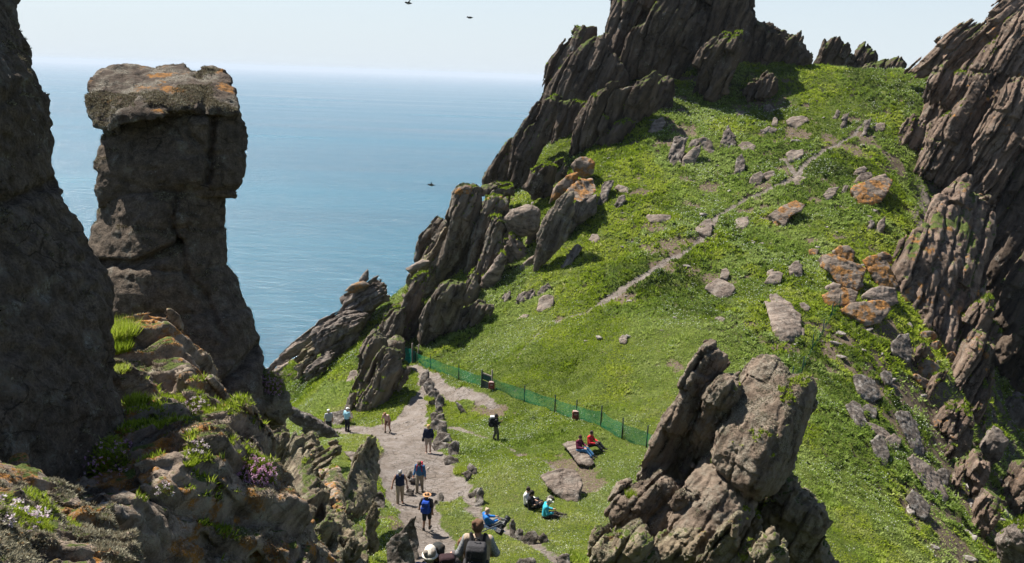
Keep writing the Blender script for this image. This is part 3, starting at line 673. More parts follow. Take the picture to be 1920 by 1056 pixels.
# ---- pinnacles along the notch on the skyline
for i, (pg, lb) in enumerate([
    ([(1512, 140), (1516, 124), (1535, 105), (1539, 76), (1546, 68), (1549, 82), (1560, 72), (1577, 63), (1584, 76), (1588, 90), (1600, 106), (1605, 132), (1560, 150)], 'tallest fluted pinnacle standing on the skyline in the notch'),
    ([(1592, 134), (1602, 96), (1612, 86), (1622, 80), (1626, 90), (1640, 100), (1646, 120), (1612, 136)], 'smaller jagged pinnacle just right of the tallest skyline pinnacle'),
    ([(1588, 150), (1612, 126), (1650, 116), (1687, 105), (1700, 126), (1664, 142), (1640, 150)], 'low ragged rib of rock running down to the right end of the skyline notch')]):
    rock('rock_pinnacle', pg, (107.5, 108, 106.5)[i], 3.5, 'crag', None, lb, 'pinnacle', None, None, rib=(.42, 1.25, nrm((.45, .1, .88)), .4, 8.0, .2), rough=.2, vox=.09)
# ---- tall columns that step down to the gate
crag('rock_columns', 'row of tall leaning stone columns with orange tops between the sea and the slope', 'columns', (850, 600, 76), [
    ([(849, 364), (858, 352), (874, 345), (895, 350), (914, 358), (906, 386), (894, 425), (881, 456), (868, 485), (852, 510), (836, 530), (806, 540), (822, 490), (838, 424), (845, 388)], 77, 4),
    ([(911, 371), (926, 366), (943, 371), (947, 392), (926, 412), (906, 442), (894, 480), (893, 520), (873, 522), (876, 480), (886, 433)], 76.2, 3),
    ([(921, 411), (930, 406), (938, 409), (947, 427), (950, 456), (931, 500), (918, 532), (895, 548), (898, 505), (909, 460)], 73, 2.2, dict(rough=.15, pillow=.3)),
    ([(824, 530), (845, 526), (868, 533), (868, 567), (850, 618), (822, 640), (791, 657), (782, 645), (791, 597), (806, 550)], 67.3, 3.5, dict(rough=.25)),
    ([(757, 550), (775, 530), (793, 517), (808, 520), (796, 560), (785, 612), (770, 645), (741, 638), (748, 582)], 70.3, 4),
    ([(779, 487), (786, 449), (800, 430), (821, 407), (831, 411), (829, 446), (808, 468), (784, 494)], 83, 2.5),
    ([(826, 440), (838, 405), (852, 385), (850, 430), (836, 450)], 84, 2),
    ([(764, 560), (770, 520), (790, 492), (815, 470), (838, 432), (838, 490), (810, 548), (785, 560)], 79.5, 3, dict(mat='shaggy')),
    ([(845, 620), (868, 590), (898, 566), (920, 574), (898, 602), (868, 628)], 67.5, 2.5),
    ([(868, 580), (876, 530), (892, 510), (900, 545), (890, 570), (880, 600)], 71.5, 2.5),
    ([(896, 545), (905, 520), (918, 505), (940, 470), (952, 480), (935, 530), (912, 560)], 72, 2, dict(mat='slab', rib=None, rough=.2)),
    ([(708, 640), (720, 600), (735, 580), (757, 575), (752, 620), (738, 660), (712, 690)], 68, 3),
    ([(858, 392), (935, 375), (962, 400), (955, 470), (935, 530), (900, 580), (850, 625), (770, 645), (745, 600), (780, 530), (830, 470)], 80.5, 5),
    ([(786, 490), (815, 440), (846, 396), (858, 400), (850, 500), (810, 560), (772, 560)], 81.5, 3),
    ([(902, 350), (935, 346), (960, 352), (958, 385), (945, 400), (915, 372)], 86, 4),
    ([(948, 452), (960, 440), (985, 448), (988, 480), (970, 520), (948, 556), (925, 590), (900, 600), (905, 560), (930, 520)], 75.5, 3, dict(mat='slab', rib=(.2, .6, nrm((.7, .2, -.5)), .3))),
    ([(985, 420), (1005, 400), (1012, 440), (1002, 470), (986, 455)], 76, 2.5),
    ([(1035, 400), (1060, 385), (1085, 392), (1078, 430), (1050, 455), (1035, 440)], 74.5, 2.5),
], 'column', (.30, .85, LS, .6), rough=.2, fold=.35)
rock('rock_slab', [(760, 506), (776, 495), (792, 487), (806, 490), (800, 501), (768, 513)], 77.5, 1.6, 'slab', None, 'pale flat slab jutting out over the sea from the columns', 'slab', rough=.05)
rock('rock_slab', [(852, 362), (860, 352), (873, 346), (886, 352), (880, 371), (862, 374)], 76.0, 2.2, 'orange', None, 'orange lichened cap slab on the top of the tallest column', 'slab', rough=.1)
rock('rock_slab', [(910, 374), (922, 366), (942, 368), (944, 378), (926, 383)], 75.4, 2.0, 'orange', None, 'orange cap slab on the second column, right of the tallest', 'slab', rough=.1)
rock('standing_slab', [(1005, 437), (1015, 415), (1025, 398), (1042, 376), (1062, 364), (1078, 362), (1082, 388), (1074, 416), (1059, 456), (1042, 472), (1011, 496), (1004, 520)], 70.2, 1.6, 'column', None, 'broad dark slab standing upright at the top left of the slope', 'slab', rib=(.12, .6, LS, .5), rough=.15, fold=.2)
rock('boulder', [(942, 410), (962, 392), (985, 386), (998, 383), (1012, 395), (1014, 412), (1010, 430), (992, 442), (972, 445), (952, 437)], 74.5, 2.6, 'slab', None, 'large grey boulder wedged left of the upright dark slab', 'boulder', rough=.2, pillow=.25, rnd=.2, cuts=4, fold=.35)
rock('boulder', [(1058, 360), (1072, 350), (1090, 343), (1112, 348), (1119, 364), (1104, 374), (1088, 378), (1070, 372)], 74, 2.2, 'orange', None, 'grey boulder with orange lichen perched behind the upright dark slab', 'boulder', rough=.12, relief=[(1058, 360, 74), (1112, 346, 77.5), (1119, 364, 75), (1088, 380, 73.5), (1088, 358, 75.3)])
rock('boulder', [(1080, 378), (1100, 373), (1119, 366), (1121, 400), (1098, 414), (1074, 430), (1070, 415)], 74.6, 3, 'dark', None, 'dark block in shadow under the perched orange boulder', 'boulder', rough=.2)
rock('rock_slab', [(1027, 387), (1040, 352), (1060, 328), (1083, 323), (1082, 345), (1056, 364)], 77, 2, 'orange', None, 'brownish slab leaning up against the ridge behind the upright slab', 'slab', rough=.15)
rock('boulder', [(1070, 312), (1078, 300), (1090, 294), (1108, 298), (1115, 306), (1112, 326), (1095, 337), (1078, 327)], 81, 2.5, 'orange', None, 'cracked brown boulder with a flat orange top above the leaning slab', 'boulder', rough=.18)
rock('rock_slab', [(960, 520), (985, 490), (1003, 478), (1003, 500), (985, 515), (968, 522)], 72.5, 1.2, 'slab', None, 'smooth pale slab lying at the foot of the upright dark slab', 'slab', rough=.06)
# ---- pinnacles beside the gate
crag('rock_outcrop', 'dark fluted outcrop rising from the turf left of the green gate', 'outcrop', (700, 760, 64), [
    ([(676, 700), (680, 655), (690, 638), (703, 627), (713, 633), (724, 643), (726, 658), (712, 672), (700, 700), (692, 735), (668, 750), (664, 735)], 62.6, 3),
    ([(660, 800), (672, 760), (688, 722), (702, 686), (722, 660), (740, 664), (758, 676), (757, 700), (738, 724), (722, 756), (700, 788), (680, 805)], 59.0, 3.0),
    ([(645, 770), (650, 745), (660, 736), (668, 742), (660, 770), (650, 780)], 59, 1.5),
    ([(718, 662), (727, 643), (744, 634), (758, 642), (757, 672), (740, 686)], 64.5, 2.5, dict(rib=None)),
    ([(716, 740), (730, 706), (748, 684), (762, 690), (752, 712), (730, 748)], 59.5, 1.6),
], 'column', (.32, .7, LS, .6), rough=.2, fold=.35)
# ---- sea-cliff crags, lower left
crag('sea_crag', 'dark tilted sea crag jutting up against the blue water left of the columns', 'crag', (680, 600, 84), [
    ([(630, 612), (638, 580), (646, 559), (660, 550), (700, 533), (724, 535), (724, 562), (692, 598), (669, 634), (646, 656), (626, 640)], 79.5, 5),
    ([(588, 635), (602, 612), (640, 590), (690, 590), (668, 640), (632, 672), (605, 680)], 77.5, 4),
    ([(568, 705), (590, 680), (623, 656), (630, 659), (613, 686), (590, 708), (572, 716)], 74.5, 3),
    ([(548, 690), (575, 660), (600, 640), (618, 640), (590, 680), (560, 706)], 78.5, 3, dict(mat='shaggy')),
], 'dark', (.40, .8, nrm((.85, .2, .5)), .2), rough=.3, turf=None)
crag('tilted_slab', 'long reddish slab tilted against the sea at the foot of the far crag', 'slab', (560, 660, 88), [
    ([(494, 707), (505, 686), (531, 659), (562, 634), (594, 612), (614, 614), (600, 643), (552, 671), (518, 690), (503, 712)], 88, 3),
    ([(500, 716), (514, 690), (545, 676), (556, 684), (530, 712), (512, 722)], 85.5, 2),
    ([(530, 722), (540, 704), (556, 692), (566, 702), (552, 720), (538, 728)], 83, 1.6),
], 'slab', (.16, .45, nrm((.8, .2, .55)), .2), rough=.15, turf=None)
rock('rock_slab', [(645, 547), (658, 534), (681, 527), (694, 535), (682, 546), (664, 550)], 78.5, 1.2, 'orange', None, 'orange blade of rock balanced on top of the dark sea crag', 'slab', rough=.06)
rock('rock_spike', [(671, 528), (681, 514), (691, 504), (692, 524), (682, 532)], 78.9, 1.0, 'dark', None, 'pointed spike of rock sticking up from the sea crag', 'rock', rough=.05)
rock('rock_spike', [(684, 533), (696, 522), (711, 515), (707, 524), (694, 536)], 79.3, .8, 'dark', None, 'thin splinter of rock leaning right on top of the sea crag', 'rock', rough=.05)
ground_rock('boulder', [(646, 714), (656, 697), (672, 691), (672, 703), (662, 716), (650, 719)], 'smooth pale boulder on the turf below the outcrop by the gate', flat=.3)
ground_rock('boulder', [(603, 792), (618, 775), (640, 767), (660, 769), (664, 784), (645, 790), (630, 800)], 'brown boulder half hiding the people at the left end of the path', mat='path', flat=.2, h=.5)
# ---- right-hand crag
RR = (.55, 1.25, LR, .25, 8.0)
crag('rock_crag', 'high ribbed crag of upright brown beds along the right edge of the slope', 'crag', (1780, 500, 80), [
    ([(1692, 140), (1722, 112), (1745, 88), (1768, 72), (1790, 56), (1830, 40), (1856, 28), (1885, -12), (1945, -40), (1975, 80), (1910, 140), (1840, 140), (1760, 140)], 93, 6, dict(rib=(.5, 1.0, nrm((.7, .1, .7)), .2), turf_up=.45)),
    ([(1846, 150), (1872, 90), (1886, 45), (1930, 20), (1985, 20), (1985, 200), (1930, 210), (1880, 160)], 86, 6),
    ([(1736, 206), (1744, 142), (1776, 120), (1812, 134), (1852, 138), (1832, 205), (1808, 245), (1780, 204), (1755, 194)], 88, 4),
    ([(1702, 324), (1730, 250), (1758, 215), (1806, 196), (1848, 142), (1853, 192), (1832, 252), (1812, 302), (1782, 356), (1742, 346)], 84, 5),
    ([(1812, 356), (1834, 242), (1870, 160), (1935, 145), (1930, 228), (1903, 322), (1873, 384), (1828, 396)], 81, 5),
    ([(1684, 494), (1705, 425), (1745, 386), (1790, 350), (1832, 360), (1866, 388), (1863, 452), (1846, 522), (1826, 582), (1797, 660), (1775, 654), (1753, 618), (1718, 610), (1695, 575), (1702, 530)], 71, 5, dict(relief=[(1685, 490, 67), (1720, 610, 65), (1795, 656, 65.5), (1705, 425, 69.5), (1745, 388, 71.5), (1790, 352, 73), (1865, 390, 73), (1845, 520, 71), (1825, 580, 68.5), (1770, 500, 68)], turf=None, T=8, rib=(.75, 1.3, LR, .25, 9.0))),
    ([(1784, 710), (1800, 660), (1830, 638), (1863, 664), (1860, 722), (1850, 764), (1840, 834), (1812, 880), (1798, 804), (1783, 774)], 60.5, 4, dict(rough=.3)),
    ([(1760, 640), (1790, 600), (1850, 560), (1866, 640), (1830, 690), (1788, 700)], 67, 4),
    ([(1740, 790), (1770, 760), (1800, 770), (1830, 830), (1826, 900), (1780, 850)], 54.5, 3, dict(rough=.3)),
    ([(1690, 250), (1705, 225), (1740, 215), (1745, 260), (1720, 300), (1698, 300)], 88.5, 2, dict(rough=.3)),
    ([(1740, 180), (1850, 90), (1985, 0), (1985, 300), (1900, 420), (1850, 600), (1800, 640), (1720, 590), (1700, 500), (1710, 330)], 91, 8),
], 'right', RR, rough=.25, fold=.4)
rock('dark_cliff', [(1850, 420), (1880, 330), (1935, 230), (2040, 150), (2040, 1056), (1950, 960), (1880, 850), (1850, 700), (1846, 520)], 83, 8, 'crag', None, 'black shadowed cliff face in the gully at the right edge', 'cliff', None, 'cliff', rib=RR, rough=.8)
rock('boulder', [(1762, 386), (1770, 358), (1790, 352), (1803, 362), (1796, 386), (1778, 392)], 78, 2, 'right', None, 'grey block lodged on the ribs of the right crag', 'boulder', rough=.15)
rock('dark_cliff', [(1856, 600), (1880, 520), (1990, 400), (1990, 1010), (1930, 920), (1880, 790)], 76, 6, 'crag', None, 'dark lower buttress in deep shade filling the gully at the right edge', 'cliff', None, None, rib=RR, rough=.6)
crag('rock_outcrop', 'jumble of dark brown blocks below the last column of the right crag', 'outcrop', (1800, 920, 52), [
    ([(1786, 900), (1800, 868), (1826, 872), (1850, 900), (1846, 950), (1812, 950)], 49, 2.5),
    ([(1826, 980), (1840, 940), (1868, 930), (1880, 970), (1866, 1020), (1836, 1020)], 45.5, 2.5),
    ([(1770, 860), (1782, 830), (1800, 830), (1812, 866), (1796, 890)], 52, 2),
    ([(1872, 930), (1890, 880), (1925, 880), (1935, 960), (1890, 980)], 54.5, 3),
    ([(1756, 820), (1762, 790), (1784, 780), (1796, 812), (1780, 836)], 54.5, 2),
    ([(1710, 660), (1716, 636), (1732, 640), (1742, 668), (1728, 690), (1714, 684)], 58.5, 1.6),
    ([(1740, 740), (1752, 712), (1776, 704), (1788, 730), (1776, 760), (1752, 764)], 57, 2),
], 'right', RR, rough=.3)
for pg, d, lb in [([(1868, 775), (1898, 744), (1935, 752), (1935, 806), (1890, 800)], 69, 'big grey-blue block in the shade at the bottom of the gully'),
                  ([(1838, 836), (1862, 798), (1888, 826), (1876, 866), (1850, 880)], 56.5, 'tall dark block under the last column of the right crag'),
                  ([(1868, 1020), (1895, 985), (1945, 985), (1945, 1075), (1880, 1075)], 43, 'dark rock in the bottom right corner of the gully')]:
    rock('boulder', pg, d, 3, 'dark', None, lb, 'boulder', None, 'cliff', rough=.25)
# ---- near rocks: the leaning tor right of the lawn
NT_ = (.085, .50, nrm((.45, .15, .88)), .5, 3.0)
crag('rock_tor', 'shattered grey-brown tor leaning to the right in front of the green slope', 'tor', (1300, 1040, 17.5), [
    ([(1177, 910), (1183, 890), (1202, 845), (1228, 804), (1254, 766), (1285, 715), (1313, 672), (1326, 663), (1342, 666), (1369, 688), (1372, 712), (1345, 730), (1321, 760), (1300, 808), (1272, 862), (1230, 916)], 19, 1.6, dict(relief=[(1180, 905, 18.3), (1250, 780, 18.6), (1330, 670, 18.9), (1368, 700, 19.4), (1310, 790, 19.4), (1265, 870, 19.3), (1220, 870, 18.9)])),
    ([(1301, 806), (1308, 778), (1321, 746), (1350, 716), (1377, 712), (1370, 740), (1356, 768), (1346, 800), (1332, 822), (1312, 826)], 18.5, .9, dict(rough=.14)),
    ([(1288, 822), (1318, 748), (1350, 714), (1386, 716), (1394, 740), (1368, 800), (1342, 852), (1300, 866)], 18.7, 1.3, dict(rib=(.05, .4, nrm((.45, .15, .88)), .5, 3.0))),
    ([(1340, 834), (1352, 790), (1376, 728), (1400, 708), (1427, 700), (1450, 703), (1464, 708), (1482, 728), (1518, 726), (1536, 748), (1534, 780), (1514, 828), (1504, 862), (1490, 886), (1456, 914), (1424, 906), (1400, 884), (1376, 870), (1352, 850)], 18.3, 2.4,
     dict(relief=[(1345, 830, 18.0), (1376, 868, 17.7), (1424, 905, 17.3), (1470, 800, 17.55), (1440, 860, 17.35), (1482, 745, 18.0), (1430, 705, 18.7), (1385, 735, 18.5), (1400, 790, 17.9), (1490, 880, 18.5), (1530, 780, 18.9), (1535, 745, 18.7), (1480, 800, 17.7), (1455, 912, 17.9)],
          grooves=[([(1482, 728), (1466, 770), (1450, 812)], .10, .10)], fold=.06, pillow=.05, rib=(.045, .55, nrm((.35, .15, .92)), .5, 3.0))),
    ([(1270, 900), (1300, 872), (1330, 858), (1345, 842), (1376, 872), (1424, 908), (1450, 918), (1410, 968), (1352, 982), (1321, 1010), (1258, 1010), (1262, 940)], 18.4, 1.8, dict(relief=[(1265, 960, 17.8), (1330, 862, 18.6), (1376, 880, 18.3), (1440, 920, 18.2), (1380, 960, 17.6), (1310, 1000, 17.3), (1300, 900, 18.2), (1340, 920, 17.8)])),
    ([(1270, 880), (1290, 830), (1316, 812), (1330, 830), (1310, 870), (1280, 905)], 19.3, 1.2),
    ([(1139, 988), (1146, 950), (1159, 929), (1180, 930), (1210, 916), (1238, 901), (1258, 917), (1278, 934), (1293, 942), (1290, 984), (1258, 1014), (1200, 1008), (1178, 1000)], 18, 1.6, dict(fold=.45, rough=.15)),
    ([(1252, 990), (1258, 930), (1275, 912), (1295, 935), (1294, 985), (1270, 1005)], 17.7, .8),
    ([(1384, 985), (1420, 950), (1478, 908), (1494, 928), (1516, 940), (1534, 952), (1548, 972), (1557, 992), (1552, 1024), (1572, 1056), (1568, 1130), (1380, 1130)], 19.2, 2.2, dict(mat='shaggy', rough=.2)),
    ([(1106, 1050), (1112, 1030), (1126, 1021), (1150, 1032), (1161, 1012), (1182, 1000), (1206, 990), (1222, 1008), (1226, 1040), (1230, 1130), (1095, 1130)], 16.6, 1.5, dict(mat='shaggy', rough=.16)),
    ([(1222, 1024), (1262, 1012), (1312, 1006), (1324, 1050), (1330, 1130), (1215, 1130)], 17, 1.5, dict(mat='shaggy', rough=.15)),
    ([(1314, 1046), (1340, 1006), (1362, 986), (1376, 976), (1388, 986), (1392, 1016), (1396, 1050), (1392, 1130), (1310, 1130)], 16.2, 1.1, dict(mat='shaggy', rough=.16)),
    ([(1408, 1044), (1436, 1008), (1452, 996), (1460, 1006), (1468, 1040), (1470, 1130), (1400, 1130)], 15.8, .9, dict(mat='shaggy', rough=.14)),
    ([(1386, 1020), (1400, 1012), (1415, 1030), (1415, 1130), (1380, 1130)], 16.4, 1.0, dict(mat='shaggy', rough=.12)),
    ([(1225, 915), (1262, 830), (1300, 770), (1340, 730), (1392, 730), (1385, 870), (1300, 915)], 19.35, 1.4, dict(rib=None, rough=.08)),
    ([(1150, 940), (1250, 930), (1400, 930), (1440, 960), (1440, 1130), (1160, 1130)], 19.6, 2.2),
], 'tor', NT_, turf='tor', rough=.12, fold=.2, vox=.025, fine=1.2)
# ---- the balanced pillar and the wall of rock at the left edge
PB_ = (.035, .62, nrm((1, .25, -.12)), (.1, .1, 1), 3.2)
PILG = dict(vox=.026, turf='near', rough=.09, fine=.95, fold=.10, pillow=.04, rnd=.04, maxv=4.5e6)
crag('rock_pillar', 'massive dark rock pillar with a square overhanging head standing against the sea', 'pillar', (420, 750, 13), [
    ([(155, 166), (162, 145), (176, 131), (210, 122), (270, 118), (284, 124), (300, 121), (350, 118), (365, 131), (400, 130), (426, 132), (437, 146), (444, 176), (442, 212), (412, 216), (390, 214), (340, 206), (290, 212), (232, 220), (210, 232), (194, 243), (173, 236), (160, 210)], 13, 2.4,
     dict(relief=[(160, 200, 12.5), (190, 140, 13.1), (270, 120, 13.7), (350, 122, 13.8), (430, 140, 13.6), (440, 205, 12.9), (360, 195, 12.55), (280, 190, 12.4), (220, 210, 12.35), (390, 180, 12.9)], grooves=[([(365, 131), (385, 165), (372, 214)], .12, .15)], mat='head')),
    ([(193, 240), (225, 222), (300, 205), (390, 208), (444, 208), (453, 230), (457, 252), (452, 290), (450, 312), (442, 345), (435, 362), (380, 362), (330, 367), (280, 362), (240, 367), (200, 388), (186, 393), (179, 388), (182, 360), (180, 312), (188, 258)], 13.1, 2.3,
     dict(relief=[(185, 380, 12.6), (195, 250, 12.9), (300, 230, 12.75), (390, 230, 12.75), (450, 250, 13.2), (445, 340, 13.0), (330, 300, 12.5), (250, 300, 12.55), (380, 340, 12.6), (260, 360, 12.5)], grooves=[([(396, 214), (392, 270), (385, 330)], .10, .2), ([(335, 212), (360, 250), (388, 290)], .08, .08)])),
    ([(164, 440), (176, 412), (196, 386), (240, 366), (330, 364), (380, 358), (434, 356), (428, 392), (424, 426), (424, 470), (428, 505), (440, 528), (454, 560), (466, 594), (478, 630), (484, 650), (476, 682), (487, 714), (472, 748), (440, 770), (400, 790), (360, 760), (320, 720), (230, 720), (160, 640), (150, 520)], 13, 3.0,
     dict(relief=[(170, 440, 12.8), (200, 390, 12.8), (330, 372, 12.6), (430, 365, 13.2), (424, 450, 13.2), (440, 540, 13.1), (480, 650, 13.0), (480, 715, 12.6), (400, 770, 12.0), (330, 640, 12.3), (240, 440, 12.45), (350, 440, 12.65), (345, 520, 12.4), (250, 560, 12.2), (420, 620, 12.5)],
          grooves=[([(188, 495), (255, 485), (300, 466), (345, 448)], .10, .22), ([(360, 690), (400, 668), (440, 650), (478, 632)], .12, .28), ([(345, 445), (352, 500), (385, 540), (415, 600)], .10, .12), ([(330, 366), (334, 410), (345, 448)], .08, .10), ([(340, 610), (360, 665), (372, 720)], .16, .35)])),
    ([(458, 756), (474, 728), (496, 712), (522, 726), (546, 748), (543, 774), (530, 800), (515, 816), (482, 822), (452, 800)], 13.2, 1.4, dict(mat='shaggy', rough=.2)),
    ([(330, 730), (400, 750), (470, 770), (506, 806), (506, 860), (530, 930), (552, 1000), (566, 1056), (590, 1200), (620, 1500), (250, 1500), (280, 900)], 13.5, 3.0, dict(mat='shaggy', rough=.2, vox=.05)),
], 'pillar', PB_, child='block', **PILG)
crag('rock_wall', 'huge dark lichened rock face filling the left edge of the view', 'rock face', (100, 880, 7), [
    ([(-130, -140), (30, -140), (36, -20), (37, 5), (46, 32), (52, 60), (66, 92), (74, 130), (77, 152), (92, 175), (101, 192), (107, 212), (106, 240), (111, 262), (108, 300), (104, 342), (120, 360), (132, 388), (152, 420), (170, 462), (184, 500), (192, 530), (196, 580), (196, 640), (206, 690), (212, 722), (206, 762), (172, 800), (126, 862), (60, 884), (40, 925), (-90, 960), (-140, 400)], 8, 1.7,
     dict(relief=[(30, -100, 8.6), (46, 40, 8.4), (100, 200, 8.2), (108, 340, 8.0), (190, 540, 8.0), (208, 730, 7.7), (120, 860, 7.0), (-60, 900, 6.0), (-90, 400, 6.4), (-80, 0, 7.0), (40, 360, 7.4), (60, 600, 7.0), (40, 160, 7.5)],
          grooves=[([(108, 345), (60, 352), (10, 360), (-60, 380)], .10, .25), ([(75, 150), (40, 165), (0, 190)], .08, .12)], pillow=.12)),
], 'pillar', (.035, .5, nrm((.3, .3, 1)), (1, -.6, .2), 2.0), child='block', fine=1.6, vox=.020, turf='near', rough=.12, fold=.08, maxv=6e6)
# ---- the lichened ledge at bottom left and the rocks in the corner
NR = (.05, .16, nrm((.75, .45, .5)), .9, 4.0)
_lr = empty('rock_ledge', (0, 0, 0), 'sunlit lichened ledge of rock under the pillar with a dark face to the right', 'ledge')
mound('block', [(215, 640, 9.9), (240, 612, 10.3), (270, 606, 10.4), (300, 608, 10.2), (322, 628, 9.9), (338, 660, 9.6), (346, 690, 9.3), (366, 745, 8.9), (250, 660, 9.7), (285, 650, 9.8), (215, 700, 9.1), (260, 720, 9.0), (300, 740, 8.9), (320, 680, 9.5), (330, 760, 9.3), (360, 775, 9.0),
    (215, 750, 8.5), (260, 770, 8.2), (300, 775, 8.25), (340, 775, 8.4), (400, 765, 8.3), (440, 750, 8.3), (462, 764, 8.2), (420, 790, 7.75), (380, 820, 7.35), (340, 840, 7.15), (300, 840, 7.2), (250, 800, 7.75), (430, 830, 7.45), (400, 855, 7.1), (350, 872, 6.85), (292, 905, 6.6),
    (150, 830, 7.7), (120, 880, 7.1), (100, 930, 6.6), (200, 850, 7.2), (200, 900, 6.7), (240, 940, 6.4), (180, 960, 6.2), (150, 1000, 5.9), (120, 1060, 5.5), (60, 1000, 5.9), (230, 985, 6.1), (270, 950, 6.35), (200, 1050, 5.6),
    (478, 800, 8.3), (485, 865, 8.0), (510, 910, 7.8), (540, 970, 7.5), (560, 1030, 7.3), (575, 1090, 7.2), (440, 870, 7.5), (450, 930, 7.3), (400, 930, 7.0), (380, 980, 6.8), (480, 990, 7.2), (440, 1050, 6.9), (330, 960, 6.65), (320, 1020, 6.4), (300, 1080, 6.2), (380, 1080, 6.6), (520, 1080, 7.0), (260, 1050, 6.0), (480, 1150, 6.9), (350, 1180, 6.3), (220, 1150, 5.6)],
    (-5.6, -1.2, 4.6, 10.8, -6.2, -2.0), 'ledge', .027, _lr, low=[(-1.7, 8.4, -6.5), (-1.15, 7.4, -6.5), (-1.15, 6.2, -6.3), (-1.15, 5.0, -6.3), (-2.1, 9.3, -6.3), (-2.75, 9.6, -6.0), (-3.05, 9.9, -6.0), (-3.3, 10.8, -6.0), (-1.5, 10.5, -6.5), (-1.2, 9.0, -6.5)], rib=(.13, .40, nrm((.75, .45, .5)), .9, 2.5), rough=.10, turf='ledge')
rock('block', [(178, 958), (200, 950), (228, 954), (244, 972), (226, 984), (192, 980)], 6.0, .3, 'path', _lr, rough=.02, vox=.012)
crag('foreground_rock', 'shaggy lichen-tufted rocks in the bottom left corner of the view', 'rocks', (60, 1056, 4.3), [
    ([(-60, 835), (10, 846), (36, 880), (50, 912), (70, 945), (90, 975), (112, 1010), (90, 1040), (-60, 1040)], 5.4, .8, dict(relief=[(-40, 840, 5.8), (40, 900, 5.7), (100, 1000, 5.3), (40, 960, 5.1), (-40, 940, 5.0), (-20, 1020, 4.8)])),
    ([(-60, 960), (0, 952), (30, 968), (60, 1000), (92, 1018), (130, 1026), (170, 1030), (206, 1040), (236, 1062), (250, 1140), (-60, 1140)], 4.4, 1.0, dict(relief=[(-40, 970, 4.9), (60, 1005, 4.8), (200, 1040, 4.7), (120, 1060, 4.2), (0, 1050, 4.0), (220, 1120, 4.1), (50, 1130, 3.7)])),
], 'ledge', (.055, .22, nrm((.7, .4, .6)), .9, 3.0), child='block', turf='shag', vox=.013, rough=.14, fold=.05, pillow=.06, maxv=5e6, turf_up=.1)
# ---- broken rocks between the ledge and the path
crag('broken_wall', 'broken wall of shaggy rock ribs between the pillar and the path', 'rock ribs', (640, 1000, 27), [
    ([(620, 920), (626, 900), (640, 888), (657, 878), (676, 866), (694, 854), (704, 864), (716, 884), (714, 905), (706, 930), (690, 945), (668, 945), (650, 930), (634, 925)], 31, 1.2, dict(rib=(.12, .35, nrm((.05, .1, 1)), .3), relief=[(622, 915, 30), (694, 856, 32.6), (714, 885, 33), (704, 925, 31.4), (668, 940, 29.8), (660, 885, 31), (650, 910, 29.8)])),
    ([(596, 948), (612, 934), (630, 924), (644, 917), (658, 926), (655, 950), (646, 980), (626, 986), (600, 972)], 27.3, 1.6, dict(mat='ledge', relief=[(598, 950, 27), (644, 918, 29), (657, 928, 28.8), (650, 975, 27), (610, 980, 26), (625, 950, 27)])),
    ([(545, 905), (565, 915), (585, 950), (610, 965), (646, 970), (656, 985), (680, 1010), (698, 1050), (705, 1140), (500, 1140), (520, 960)], 24.5, 2.5, dict(relief=[(545, 905, 26), (600, 960, 25.6), (650, 975, 25.5), (690, 1040, 24.6), (640, 1040, 23.5), (560, 1000, 23.5), (540, 1080, 22.5), (620, 1100, 22.5)])),
    ([(679, 972), (682, 950), (690, 940), (702, 933), (706, 956), (702, 980), (700, 1000), (708, 1028), (702, 1040), (690, 1014), (684, 990)], 27.3, .9),
    ([(536, 853), (550, 840), (570, 828), (584, 821), (596, 832), (592, 850), (575, 864), (552, 880), (540, 885)], 36, 1.8, dict(rib=(.2, .5, nrm((.8, .3, .5)), .3))),
    ([(560, 905), (575, 892), (592, 872), (612, 860), (634, 848), (640, 858), (622, 876), (606, 894), (598, 908), (580, 926), (566, 930)], 33, 1.6, dict(rib=(.2, .5, nrm((.8, .3, .5)), .3))),
    ([(500, 812), (520, 808), (540, 822), (548, 850), (556, 880), (572, 910), (580, 960), (540, 970), (500, 900)], 30, 2),
    ([(556, 868), (575, 850), (592, 846), (606, 852), (590, 872), (570, 890)], 35, 1.2),
    ([(590, 1000), (612, 985), (640, 990), (660, 1020), (660, 1060), (600, 1050)], 23.8, 1.0),
], 'shaggy', (.16, .45, nrm((.35, .3, .85)), .4), turf='shag2', rough=.2, fold=.25, turf_up=.3)
rock('rock_slab', [(535, 776), (540, 768), (552, 766), (584, 783), (612, 798), (628, 806), (640, 820), (618, 824), (592, 823), (570, 812), (556, 802)], 40, 1.0, 'path', None, 'long brown slab leaning below the green shelf left of the path', 'slab', rib=(.08, .5, nrm((.9, .2, -.3)), .1), rough=.12)
ground_rock('rock_slab', [(641, 846), (652, 843), (666, 843), (692, 850), (690, 858), (668, 868), (655, 858)], 'pale flat slab lying on top of the rock ribs beside the path', 'slab', flat=.6, h=.3)
ground_rock('boulder', [(700, 932), (704, 924), (716, 920), (722, 934), (722, 956), (708, 960)], 'dark block at the left edge of the path below the vest-wearing walker', mat='path', flat=.2, h=.4)
